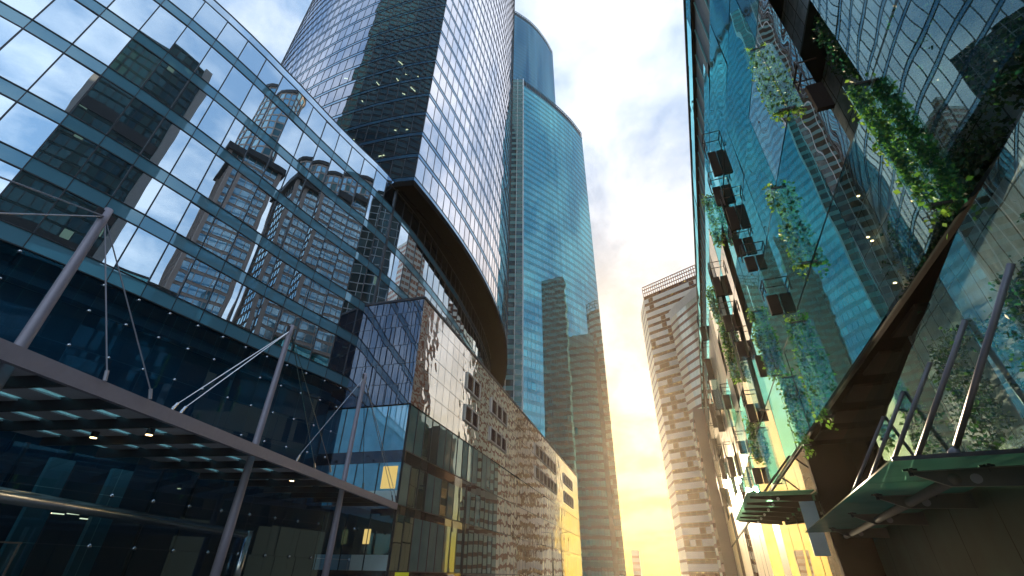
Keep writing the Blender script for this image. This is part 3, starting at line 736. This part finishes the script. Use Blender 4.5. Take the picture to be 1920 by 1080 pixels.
g = MB(); g.prism([wp(14.21, DW + .24), wp(26, DW + .24), wp(26, DW + .8), wp(14.21, DW + .8)], 0, Z0 + 5.13); g.build('lower_inner', M['facade_dark'], fb)
g = MB(); g.prism([fp(24.2, 5.0), fp(24.5, 5.0), fp(24.5, 12), fp(24.2, 12)], 0, Z0 + 5.13); g.build('recess_end', M['soffit_brown'], fb)
# ground floor beyond the recess: glass, pale door panel, panels coloured like the golden sky
s_ = 24.6
while s_ < SEND - 3:
    g = MB(); pane(g, fp(s_, D0 + .05), fp(s_ + 3.4, D0 + .05), nfo, .15, Z0 + 5.1, .005); g.build('lower_glass', M['facade_warm' if s_ < 37 or int(s_) % 3 == 0 else 'far_gold_sheen'], fb); s_ += 3.5
g = MB(); g.prism([fp(24.6, 5.8), fp(SEND, 5.8), fp(SEND, 26), fp(24.6, 26)], 0, Z0 + 5.0); g.build('lower_core', M['facade_dark'], fb)
# opened casements: glass fins square to the facade
FINS = [(8.0, 5.5, 9.05, .45), (11.7, 12.85, 16.4, .5), (15.0, 9.0, 12.55, .47), (28.1, 19.7, 23.9, .62), (18.5, 4.8, 8.6, .5), (24.9, 8.7, 12.5, .42), (22.9, 4.85, 7.95, .42),
        (39.5, 19.2, 22.6, .6), (37.1, 15.7, 17.6, .6), (37.5, 13.3, 15.5, .6), (37.3, 7.3, 9.8, .5), (31.5, 8.9, 12.6, .5), (44, 8.9, 12.6, .6), (50, 12.8, 16.5, .6), (57, 16.7, 20.4, .7), (34.5, 5.1, 8.7, .4), (48, 5.1, 8.7, .6), (66, 9, 12.6, .8)]
for s0, h0, h1, w_ in FINS:
    a, b_ = fp(s0, D0 - .02), fp(s0, D0 - w_); c, d = fp(s0 + .03, D0 - w_), fp(s0 + .03, D0 - .02)
    q = MB(); q.prism([a, b_, c, d], Z0 + h0, Z0 + h1); fin = q.build('casement', M['fin_glass'], fb)
    q = MB(); q.box((*fp(s0 + .05, D0 - .1), Z0 + h0 + .05), (.12, .3, .06), 0, (fd.x, fd.y)); q.box((*fp(s0 + .05, D0 - .1), Z0 + h1 - .05), (.12, .3, .06), 0, (fd.x, fd.y)); q.build('hinge', M['bronze_bar'], fin)
for k in range(16):
    s_, h_ = random.uniform(4.5, 12.5), random.uniform(5.6, 14)
    q = MB(); q.tube([(*fp(s_, 5.6), Z0 + h_), (*fp(s_, 5.54), Z0 + h_)], .02, 8); q.build('spot_lamp', M['warm_lamp' if k % 2 else 'soft_lamp'], fb)
# dark vent flaps with rail brackets
VENTS = [(24.2, 19.7, 22.4), (22.4, 16.3, 19.2), (23.1, 15.0, 17.0), (21.7, 13.1, 14.6), (20.0, 9.7, 11.4), (34.5, 19.0, 22.2), (22.5, 20.6, 24.2), (34.3, 15.8, 18.2), (56, 25.0, 28.4), (59, 21.0, 26.0), (60, 17.5, 22.0),
         (45, 9.2, 11.1), (62, 15.4, 19), (34.7, 9.1, 11.3), (60, 9.8, 13.8), (26.5, 9.3, 11.5), (31.7, 12.4, 14.8), (40, 6, 8), (52, 5.5, 8.5), (70, 18, 24), (75, 12, 17), (82, 16, 22), (88, 10, 15), (48, 14, 16.5), (9.4, 10.0, 11.7)]
for s0, h0, h1 in VENTS:
    hh = h1 - h0; w_ = .32 + .006 * s0
    q = MB(); q.box((*fp(s0, D0 - w_ / 2 - .03), Z0 + h0 + hh * .28), (.09 + .004 * s0, w_, hh * .55), 0, (fd.x, fd.y)); vf = q.build('vent_flap', M['vent_brown'], fb)
    q = MB(); e = .25 + .006 * s0
    zt = Z0 + h0 + hh * .54
    for ds in (-e, e):
        q.tube([(*fp(s0 + ds, D0), zt + hh * .4), (*fp(s0 + ds, D0 - w_ - .06), zt + hh * .4), (*fp(s0 + ds, D0 - w_ - .06), zt)], .022 + .0005 * s0, 5)
    q.tube([(*fp(s0 - e, D0 - w_ - .06), zt + hh * .4), (*fp(s0 + e, D0 - w_ - .06), zt + hh * .4)], .022 + .0005 * s0, 5)
    q.tube([(*fp(s0 - e, D0 - w_ - .06), zt + hh * .2), (*fp(s0 + e, D0 - w_ - .06), zt + hh * .2)], .018 + .0005 * s0, 5)
    q.build('bracket', M['bronze_bar'], vf)

# ------------------------------------------------------------------ plants
def leaf(mb, c, size, m=0):
    d = Vector((random.gauss(0, 1), random.gauss(0, 1), random.gauss(0, 1) - .35)).normalized()
    u = d.cross(Vector((random.gauss(0, 1), random.gauss(0, 1), random.gauss(0, 1)))).normalized() * size * .36
    c = Vector(c); t = c + d * size; mdl = c + d * size * .5 + Vector((0, 0, size * .08))
    i = len(mb.v); mb.v += [tuple(c), tuple(mdl + u), tuple(t), tuple(mdl - u)]; mb.f.append((i, i + 1, i + 2, i + 3)); mb.m.append(m)

def plant(name, label, fn_pt, n, size, mat, stem_pts, group, base, flat=None):
    o = thing(name, label, 'plant', base, group)
    mb = MB()
    clumps = [fn_pt() for _ in range(max(4, n // 16))]
    for _ in range(n):
        c = random.choice(clumps); p = Vector(c) + (Vector((random.gauss(0, .09), random.gauss(0, .09), random.gauss(0, .16))) * (size / .11) if flat is None else Vector((*[flat[0][i] * random.gauss(0, .022) + flat[1][i] * random.gauss(0, .07) for i in (0, 1)], random.gauss(0, .17))) * (size / .11))
        leaf(mb, p, size * random.uniform(.6, 1.3), 1 if random.random() < .3 else 0)
    mb.build('foliage', [mat, M['leaf_mid'] if mat is not M['leaf_mid'] else M['leaf_dark']], o)
    q = MB(); q.tube(stem_pts, .012, 4); q.build('stem', M['bark'], o)
WHERE = ['on the nearest glass fin of the right building', 'on the uppermost near fin of the right building', 'on the fin just left of the wavy reflections', 'on the highest fin near the louvre strip',
         'on the low fin above the dark soffit corner', 'on the mid height fin left of two low ones', 'on the lowest fin above the far canopy', 'on the highest far fin close to the sky edge', 'on the far fin below the sky edge, upper of two',
         'on the far fin below the sky edge, lower of two', 'on the low far fin over the small canopy']
for k, (s0, h0, h1, w_) in enumerate(FINS[:11]):
    def f_pt(s0=s0, h0=h0, h1=h1, w_=w_):
        t = random.random(); return (*fp(s0 + random.uniform(.07, .11), D0 - w_ * random.uniform(.2, .8)), Z0 + h0 + (h1 - h0) * t)
    sz = .12 + .0028 * max(0, s0 - 8)
    plant('climbing_plant', 'bright green climber growing ' + WHERE[k], f_pt, 760 if k else 1000, sz, M['leaf_bright'],
          [(*fp(s0 + .1, D0 - .2), Z0 + h0), (*fp(s0 + .12, D0 - w_ * .6), Z0 + (h0 + h1) / 2), (*fp(s0 + .1, D0 - w_ * .5), Z0 + h1)], 'climbers on the glass fins', (*fp(s0, D0 - .2), Z0 + h0), (fd, fnr))
# dark shrubs behind the near glass
SH = [(8.3, 6.7, 8.9, 1.1, 'massed behind the near glass right of the big climber'), (6.7, 7.2, 9.2, 1.0, 'between the big climber and the topmost right corner'), (5.5, 5.9, 8.2, 1.2, 'in the topmost right corner behind glass'), (7.9, 5.4, 6.3, .7, 'low behind the near glass at the foot of the big climber'), (10.0, 5.4, 6.7, .8, 'behind the glass under the pale mirror pane'), (8.6, 10.2, 12.4, .35, 'in the dark open gap high on the near facade')]
for s0, h0, h1, w_, lab in SH:
    def f_pt(s0=s0, h0=h0, h1=h1, w_=w_):
        return (*fp(s0 + random.gauss(0, w_ * .5), random.uniform(5.2, 5.65)), Z0 + h0 + (h1 - h0) * random.random())
    plant('shrub', 'dense dark green shrub ' + lab, f_pt, 4500, .09, M['leaf_dark'], [(*fp(s0, 5.5), Z0 + h0 - .3), (*fp(s0, 5.45), Z0 + h1)], 'shrubs behind the right glass', (*fp(s0, 5.5), Z0 + h0 - .3))
SL = [(6.6, 2.4, 4.4, 1.2, 'low behind the rightmost strut'), (9.2, 2.0, 4.0, 1.3, 'low between the two nearest struts'), (12.4, 1.9, 4.2, 1.2, 'low between the second and third struts'), (15.8, 1.9, 3.6, 1.2, 'low behind the farthest struts')]
for s0, h0, h1, w_, lab in SL:
    def f_pt(s0=s0, h0=h0, h1=h1, w_=w_):
        return (*wp(s0 + random.gauss(0, w_ * .5), random.uniform(4.68, 4.84)), Z0 + h0 + (h1 - h0) * random.random())
    plant('shrub', 'dark green shrub ' + lab, f_pt, 2000, .085, M['leaf_mid'] if s0 > 10 else M['leaf_dark'], [(*wp(s0, 4.76), 0), (*wp(s0, 4.76), Z0 + h1)], 'shrubs behind the right glass', (*wp(s0, 4.76), 0))

# ------------------------------------------------------------------ canopies on the right
c1 = thing('glass_canopy', 'near green glass canopy on grey steel beams, low at the right edge', 'canopy', (*wp(16, 4), 0), 'glass canopies of the right building')
ZK = Z0 + 1.64
BE = [11.0, 14.15, 18.02, 23.1]
edge = [wp(10.1, 2.45), wp(18, 2.28), wp(25.5, 2.1)]
jo = [10.1, 12.6, 15.9, 20.2, 25.5]
for a, b_ in zip(jo, jo[1:]):
    da, db = 2.45 - .35 * (a - 10.1) / 15.4, 2.45 - .35 * (b_ - 10.1) / 15.4
    q = MB(); q.prism([wp(a + .012, da), wp(b_ - .012, db), wp(b_ - .012, 5.25), wp(a + .012, 4.58)], ZK + .02, ZK + .045); q.build('glass_panel', M['canopy_glass'], c1)
q = MB(); q.prism([wp(10.06, 2.44), wp(10.095, 2.44), wp(10.095, 5.25), wp(10.06, 4.58)], ZK, ZK + .06); q.build('edge_trim', M['steel_dark'], c1)
for s0 in BE:
    q = MB()
    P8 = []
    for s1 in (s0 - .035, s0 + .035): pass
    prof = [(2.88, ZK - .05), (2.88, ZK - .09), (3.35, ZK - .30), (4.58, ZK - .34), (4.58, ZK - .05)]
    i = len(q.v)
    for sd in (-.035, .035):
        for d_, z_ in prof: q.v.append((*wp(s0 + sd, d_), z_))
    n_ = len(prof)
    q.f.append(tuple(i + k for k in range(n_))); q.m.append(0); q.f.append(tuple(i + n_ + k for k in reversed(range(n_)))); q.m.append(0)
    for k in range(n_): q.f.append((i + k, i + n_ + k, i + n_ + (k + 1) % n_, i + (k + 1) % n_)); q.m.append(0)
    q.box((*wp(s0, 3.7), ZK - .047), (.13, 1.6, .012), 0, (wl.x, wl.y))
    bm_ = q.build('beam', M['beam_grey'], c1)
    q = MB()
    for d_ in (2.86, 3.95):
        q.tube([(*wp(s0, d_), ZK - .11), (*wp(s0, d_), ZK + .015)], .035, 8); q.box((*wp(s0, d_), ZK - .01), (.22, .05, .03), 0, (wl.x, wl.y)); q.box((*wp(s0, d_), ZK - .012), (.05, .2, .03), 0, (wl.x, wl.y))
    q.build('glass_clamp', M['steel_dark'], bm_)
    q = MB(); q.tube([(*wp(s0 - .06, 3.72), ZK - .2), (*wp(s0 + .06, 3.72), ZK - .2)], .075, 14); q.build('cap', M['strut_grey'], bm_)
q = MB(); q.tube([(*wp(10.93, 3.42), ZK - .19), (*wp(24.5, 3.42), ZK - .19)], .085, 14); q.build('cross_tube', M['beam_grey'], c1, True)
STR = [((8.53, 4.25), (10.9, 3.5)), ((10.6, 4.28), (13.0, 3.3)), ((12.94, 4.32), (15.6, 3.2)), ((15.4, 4.42), (18.2, 3.1)), ((18.0, 4.45), (21.2, 3.0))]
for (sa, ha), (sb, db) in STR:
    A = Vector((*wp(sa, 4.60), Z0 + ha * KL)); B_ = Vector((*wp(sb, db), ZK + .1))
    q = MB(); q.tube([A, A + (B_ - A) * .92], .048, 10); q.tube([A + (B_ - A) * .92, A + (B_ - A) * .935], .03, 10); q.tube([A + (B_ - A) * .935, A + (B_ - A) * .965, B_], [.05, .085, .06], 8)
    q.build('strut', M['strut_grey'], c1, True)
c2 = thing('glass_canopy', 'small far glass canopy with six dark beams, beyond the recess', 'canopy', (*fp(30, 3.6), 0), 'glass canopies of the right building')
ZK2 = Z0 + 3.35
q = MB(); q.prism([fp(24.75, 2.28), fp(37, 2.33), fp(37, 4.98), fp(24.75, 4.98)], ZK2 + .02, ZK2 + .05); q.build('glass_panel', M['canopy_glass'], c2)
for k in range(6):
    q = MB(); s0 = 25.6 + 2.15 * k; q.hexa([(*fp(s0 - .05, 2.45), ZK2 - .12), (*fp(s0 + .05, 2.45), ZK2 - .12), (*fp(s0 + .05, 4.98), ZK2 - .36), (*fp(s0 - .05, 4.98), ZK2 - .36),
                                             (*fp(s0 - .05, 2.45), ZK2 - .04), (*fp(s0 + .05, 2.45), ZK2 - .04), (*fp(s0 + .05, 4.98), ZK2 - .04), (*fp(s0 - .05, 4.98), ZK2 - .04)]); bm_ = q.build('beam', M['vent_brown'], c2)
    q = MB(); q.tube([(*fp(s0 - .07, 3.6), ZK2 - .17), (*fp(s0 + .07, 3.6), ZK2 - .17)], .07, 10); q.build('cap', M['strut_grey'], bm_)
for s0 in (27.5, 33.5):
    q = MB(); q.tube([(*fp(s0, 3.0), ZK2 + .05), (*fp(s0 + .4, 4.98), ZK2 + 1.55 + .02 * s0)], .05, 8); q.build('strut', M['vent_brown'], c2)
pd = thing('door_panel', 'pale grey blank panel under the far canopy', 'panel', (*fp(26, 4.2), 0))
q = MB(); q.prism([fp(25.2, 4.35), fp(25.3, 4.35), fp(25.3, 4.95), fp(25.2, 4.95)], Z0 + .9, Z0 + 3.0); q.build('board', M['frosted_pale'], pd)

# ------------------------------------------------------------------ street lamps, signs
def lamp(x, y, dx, lab):
    o = thing('street_lamp', lab, 'street lamp', (x, y, 0), 'street lamps along the mirror block')
    q = MB(); q.tube([(x, y, 0), (x, y, 4), (x, y, Z0 + 7.4)], [.11, .09, .07], 8); q.tube([(x, y, 0), (x, y, .9)], .15, 8); q.build('pole', M['bronze_bar'], o)
    q = MB(); q.tube([(x, y, Z0 + 7.3), (x + dx * .4, y, Z0 + 7.45)], .045, 6); q.hexa([(x + dx * .35, y - .14, Z0 + 7.4), (x + dx, y - .14, Z0 + 7.46), (x + dx, y + .14, Z0 + 7.46), (x + dx * .35, y + .14, Z0 + 7.4), (x + dx * .35, y - .1, Z0 + 7.54), (x + dx, y - .08, Z0 + 7.54), (x + dx, y + .08, Z0 + 7.54), (x + dx * .35, y + .1, Z0 + 7.54)]); q.build('lamp_head', M['bronze_bar'], o)
lamp(-16.6, 44.8, .9, 'slim dark street lamp before the ribbon windows of the mirror block')
lamp(-17.0, 100.5, 2.2, 'slim dark street lamp farther down, before the gold reflections')
o = thing('street_sign', 'bright yellow board on a post at the bottom edge', 'sign', (-10.1, 20.2, 0))
q = MB(); q.tube([(-10.1, 20.25, .0), (-10.1, 20.25, 1.6)], .03, 8); q.build('post', M['steel_dark'], o)
q = MB(); q.box((-10.1, 20.2, 1.46), (.62, .03, .42)); q.build('board', M['sign_yellow'], o)
o = thing('notice_frame', 'faint yellow green lit frame low on the right wall', 'sign', (*wp(13.5, 4.56), 0))
q = MB()
for a, b_, z_, hz in ((12.6, 12.66, 1.4, .5), (13.5, 13.56, 1.4, .5)): q.box((*wp((a + b_) / 2, 4.54), z_), (.06, .04, hz), 0, (wl.x, wl.y))
q.box((*wp(13.08, 4.54), 1.68), (.96, .04, .06), 0, (wl.x, wl.y)); q.build('frame', M['neon_green'], o)
q = MB(); q.box((*wp(13.08, 4.57), 1.35), (.84, .02, .55), 0, (wl.x, wl.y)); q.build('board', M['facade_dark'], o)

# ------------------------------------------------------------------ what the mirrors show: towers and trees across the plaza
def block_tower(name, label, c, w, d, h, rot, fh, span, gl, sp, fr, step, extra=None, z0=0.):
    o = thing(name, label, 'tower', (c[0], c[1], 0))
    u = (math.cos(rot), math.sin(rot)); v = (-u[1], u[0])
    q4 = [(c[0] + u[0] * a * w / 2 + v[0] * b_ * d / 2, c[1] + u[1] * a * w / 2 + v[1] * b_ * d / 2) for a, b_ in ((-1, -1), (1, -1), (1, 1), (-1, 1))]
    lines = []
    for i in range(4):
        P = resample([q4[i], q4[(i + 1) % 4]], step); n = normals(P, 1); lines.append((P, n))
    def pk(k, i, n): return (2 if random.random() < .22 else (3 if random.random() < .014 else 0)) if extra == 'lit' else 0
    storeys(o, lines, z0, h, fh, span, [gl, fr, M['ref_dark_cell'], M['lit_window']], sp, fr, .0, .18, .12, pk)
    q = MB(); q.prism([(c[0] + (p[0] - c[0]) * .985, c[1] + (p[1] - c[1]) * .985) for p in q4], 0, h + .4); q.build('core', M['ref_black'], o)
    return o, q4
RD = R(73.7)
o, q4 = block_tower('dark_tower', 'dark slab tower with grey corner strips seen reflected in the podium', (76, -16.5), 43, 25, 138, RD, 3.6, .5, M['ref_dark_glass'], M['ref_dark_cell'], M['ref_black'], 1.9, 'lit')
for p in q4:
    q = MB(); q.box((p[0], p[1], 69.5), (2.0, 2.0, 139), 0, (math.cos(RD), math.sin(RD))); q.build('corner_strip', M['ref_grey'], o)
for zz in (64, 100):
    q = MB(); q.box((76, -16.5, zz), (43.6, 25.6, 3.6), 0, (math.cos(RD), math.sin(RD))); q.build('plant_floor', M['ref_black'], o)
for nm, lab, c, w, h, tier in (('stone_tower', 'pink stone gridded tower seen reflected left of its twin', (80, 47), 19, 118, 40), ('stone_tower', 'pink stone gridded tower seen reflected right of its twin', (77, 70), 14, 122, 14)):
    o, q4 = block_tower(nm, lab, c, w, w, h, R(5), 3.8, .9, M['ref_blue'], M['ref_pink'], M['ref_pink'], 2.4)
    o['group'] = 'stone towers seen only in reflection'
    for p in q4:
        q = MB(); q.box((p[0], p[1], h / 2), (1.1, 1.1, h), 0, (math.cos(R(5)), math.sin(R(5)))); q.build('pier', M['ref_pink'], o)
    q = MB(); q.box((*c, h + 1), (w + 3, w + 3, 2.6), 0, (math.cos(R(5)), math.sin(R(5)))); q.build('cornice', M['ref_black'], o)
    P = arc(c, w * .43, 0, 2 * math.pi, 20); Nn = normals(P, 1)
    for k in range(int(tier / 3.8)):
        q = MB()
        for i in range(20): pane(q, P[i], P[i + 1], Nn[i], h + 2.1 + 3.8 * k, h + 5.2 + 3.8 * k, 0, 0); pane(q, P[i], P[i + 1], Nn[i], h + 5.2 + 3.8 * k, h + 5.9 + 3.8 * k, 0, 1, .1); mullion(q, P[i], Nn[i], h + 2.1 + 3.8 * k, h + 5.9 + 3.8 * k, .4, .2, 1)
        q.build('drum_storey', [M['ref_blue'], M['ref_pink']], o)
    q = MB(); q.prism([(c[0] + (p[0] - c[0]) * 1.06, c[1] + (p[1] - c[1]) * 1.06) for p in P[:-1]], h + tier, h + tier + 1.6); q.build('drum_cornice', M['ref_black'], o)
block_tower('grid_tower', 'dark tower with thin white grid seen reflected near the podium corner', (60, 102), 28, 22, 128, R(127), 3.6, .25, M['ref_dark_glass'], M['white_fin'], M['white_fin'], 3.0, 'lit')
block_tower('east_tower', 'rust and teal banded tower seen reflected low in the teal tower', (80, 182), 30, 30, 170, R(20), 4.0, 1.8, M['rust_glass'], M['cream_panel'], M['cream_panel'], 2.4)
block_tower('west_tower', 'black glass tower seen reflected in the dark flank of the office tower', (-82.7, -47.8), 88, 24, 300, R(-32), 4.0, .8, M['ref_dark_glass'], M['ref_black'], M['ref_black'], 3.0)

def conifer(x, y, h, lab):
    o = thing('conifer', lab, 'tree', (x, y, 0), 'conifers on the plaza')
    q = MB(); q.tube([(x, y, 0), (x, y, h * .5), (x, y, h)], [.25, .14, .02], 8); q.build('trunk', M['bark'], o)
    mb = MB()
    for k in range(46):
        z = h * (.12 + .86 * k / 46); r = (h - z) * .24 + .2
        for j in range(8):
            a = random.uniform(0, 6.28); L_ = r * random.uniform(.75, 1.1)
            for t in (.25, .45, .65, .85, 1.0):
                for _ in range(2): leaf(mb, (x + math.cos(a) * L_ * t, y + math.sin(a) * L_ * t, z - L_ * .35 * t), .42)
    mb.build('crown', M['needle'], o)
conifer(3.0, -9.5, 15, 'tall dark spruce seen reflected low in the podium glass')
conifer(-7.0, -13, 12, 'smaller dark spruce seen reflected left in the podium glass')
conifer(-2.0, -16, 17, 'widest dark spruce seen reflected behind the other two')

# ------------------------------------------------------------------ camera
cam = bpy.data.cameras.new('camera'); co = bpy.data.objects.new('camera', cam); COL.objects.link(co)
RW = Matrix(((.96600315, -.12657972, -.22542292), (.25812405, .52108655, .81353598), (.01448769, -.84406539, .53604451)))
rx, dn, fw = RW.col[0], RW.col[1], RW.col[2]
m3 = Matrix((rx, -dn, -fw)).transposed()
co.matrix_world = Matrix.Translation((0, 0, Z0)) @ m3.to_4x4()
cam.sensor_width = 36; cam.lens = 851 / 1920 * 36; cam.clip_start = .1; cam.clip_end = 6000
S.camera = co

# ------------------------------------------------------------------ sun, sky, clouds
SUN_EL, SUN_AZ = R(8.0), R(-.5)             # azimuth from +Y towards +X
sd = Vector((math.sin(SUN_AZ) * math.cos(SUN_EL), math.cos(SUN_AZ) * math.cos(SUN_EL), math.sin(SUN_EL)))
sl = bpy.data.lights.new('sun', 'SUN'); sl.energy = 2.0; sl.angle = R(.5); sl.color = (1, .78, .5)
so = bpy.data.objects.new('sun', sl); COL.objects.link(so); so.rotation_euler = sd.to_track_quat('Z', 'Y').to_euler(); so.location = (0, 100, 300)
w = bpy.data.worlds.new('World'); S.world = w; w.use_nodes = True
nt = w.node_tree; N, L = nt.nodes, nt.links; N.clear()
out = N.new('ShaderNodeOutputWorld'); bg = N.new('ShaderNodeBackground'); bg.inputs['Strength'].default_value = .15
sky = N.new('ShaderNodeTexSky'); sky.sky_type = 'NISHITA'; sky.sun_disc = False; sky.sun_elevation = SUN_EL; sky.sun_rotation = SUN_AZ
sky.air_density = 1.0; sky.dust_density = 1.0; sky.ozone_density = 1.0
tc = N.new('ShaderNodeTexCoord'); sep = N.new('ShaderNodeSeparateXYZ'); L.new(tc.outputs['Generated'], sep.inputs[0])
zz = N.new('ShaderNodeMath'); zz.operation = 'ADD'; zz.inputs[1].default_value = .22; L.new(sep.outputs['Z'], zz.inputs[0])
za = N.new('ShaderNodeMath'); za.operation = 'MAXIMUM'; za.inputs[1].default_value = .05; L.new(zz.outputs[0], za.inputs[0])
dv = N.new('ShaderNodeVectorMath'); dv.operation = 'DIVIDE'; cz = N.new('ShaderNodeCombineXYZ')
for i in range(3): L.new(za.outputs[0], cz.inputs[i])
L.new(tc.outputs['Generated'], dv.inputs[0]); L.new(cz.outputs[0], dv.inputs[1])
mpn = N.new('ShaderNodeMapping'); mpn.inputs['Scale'].default_value = (1.2, .95, 1); mpn.inputs['Rotation'].default_value = (0, 0, R(25)); mpn.inputs['Location'].default_value = (3.1, 1.7, 0)
L.new(dv.outputs[0], mpn.inputs['Vector'])
nz = N.new('ShaderNodeTexNoise'); nz.inputs['Scale'].default_value = 3.0; nz.inputs['Detail'].default_value = 11; nz.inputs['Roughness'].default_value = .6; nz.inputs['Distortion'].default_value = .25
L.new(mpn.outputs[0], nz.inputs['Vector'])
rp = N.new('ShaderNodeValToRGB'); rp.color_ramp.elements[0].position = .41; rp.color_ramp.elements[0].color = (0, 0, 0, 1); rp.color_ramp.elements[1].position = .60; rp.color_ramp.elements[1].color = (.95, .95, .95, 1)
L.new(nz.outputs['Fac'], rp.inputs[0])
# cloud brightness: white, warming towards the sun
# the low sun's sky spans far more stops than a photograph keeps: compress it, keep it warm towards the sun
gm = N.new('ShaderNodeGamma'); gm.inputs['Gamma'].default_value = .40; L.new(sky.outputs[0], gm.inputs['Color'])
er = N.new('ShaderNodeValToRGB'); L.new(sep.outputs['Z'], er.inputs[0]); cr = er.color_ramp
STOPS = [(0.0, (.43, .36, .175)), (.06, (.415, .37, .22)), (.14, (.37, .343, .25)), (.30, (.41, .395, .33)), (.54, (.62, .615, .59)), (.85, (1.08, 1.14, 1.26))]
cr.elements[0].position = STOPS[0][0]; cr.elements[0].color = (*STOPS[0][1], 1); cr.elements[1].position = STOPS[-1][0]; cr.elements[1].color = (*STOPS[-1][1], 1)
for p_, c_ in STOPS[1:-1]: e_ = cr.elements.new(p_); e_.color = (*c_, 1)
fy = N.new('ShaderNodeMath'); fy.operation = 'MULTIPLY_ADD'; fy.inputs[1].default_value = .5; fy.inputs[2].default_value = .5; L.new(sep.outputs['Y'], fy.inputs[0])
fp_ = N.new('ShaderNodeMath'); fp_.operation = 'POWER'; fp_.inputs[1].default_value = 3.; fp_.use_clamp = True; L.new(fy.outputs[0], fp_.inputs[0])
wm = N.new('ShaderNodeMix'); wm.data_type = 'RGBA'; wm.inputs['A'].default_value = (1.55, 1.60, 1.74, 1); L.new(fp_.outputs[0], wm.inputs['Factor']); L.new(er.outputs[0], wm.inputs['B'])
ml_ = N.new('ShaderNodeMix'); ml_.data_type = 'RGBA'; ml_.blend_type = 'MULTIPLY'; ml_.inputs['Factor'].default_value = 1; L.new(gm.outputs[0], ml_.inputs['A']); L.new(wm.outputs['Result'], ml_.inputs['B'])
h1 = N.new('ShaderNodeHueSaturation'); h1.inputs['Saturation'].default_value = 1.7; h1.inputs['Value'].default_value = .72; L.new(ml_.outputs['Result'], h1.inputs['Color'])
hs = N.new('ShaderNodeHueSaturation'); hs.inputs['Saturation'].default_value = .6; hs.inputs['Value'].default_value = 1.12; L.new(ml_.outputs['Result'], hs.inputs['Color'])
mx = N.new('ShaderNodeMix'); mx.data_type = 'RGBA'; cf = N.new('ShaderNodeMath'); cf.operation = 'MULTIPLY'; cf.inputs[1].default_value = 2.4; cf.use_clamp = True; L.new(sep.outputs['Z'], cf.inputs[0])
cg = N.new('ShaderNodeMath'); cg.operation = 'MULTIPLY'; L.new(cf.outputs[0], cg.inputs[0]); L.new(rp.outputs[0], cg.inputs[1]); L.new(cg.outputs[0], mx.inputs['Factor']); L.new(h1.outputs[0], mx.inputs['A']); L.new(hs.outputs[0], mx.inputs['B'])
L.new(mx.outputs['Result'], bg.inputs['Color']); L.new(bg.outputs[0], out.inputs['Surface'])

# thin warm air
hz = MB(); hz.box((0, 200, 184), (420, 540, 370))
hm, ht, HN, HL = newmat('haze'); ho = HN.new('ShaderNodeOutputMaterial'); hv = HN.new('ShaderNodeVolumePrincipled')
hv.inputs['Color'].default_value = (1, .86, .68, 1); hv.inputs['Density'].default_value = .00021; hv.inputs['Anisotropy'].default_value = .72
HL.new(hv.outputs[0], ho.inputs['Volume']); tag(hz.build('haze', hm), kind='stuff')

# ------------------------------------------------------------------ render settings
S.view_settings.view_transform = 'Standard'; S.view_settings.look = 'None'; S.view_settings.exposure = 2.2; S.view_settings.gamma = 1
c = S.cycles
c.use_denoising = True; c.max_bounces = 10; c.glossy_bounces = 6; c.diffuse_bounces = 3; c.transparent_max_bounces = 16; c.transmission_bounces = 4; c.volume_bounces = 0
c.caustics_reflective = False; c.caustics_refractive = False; c.sample_clamp_indirect = 6.0
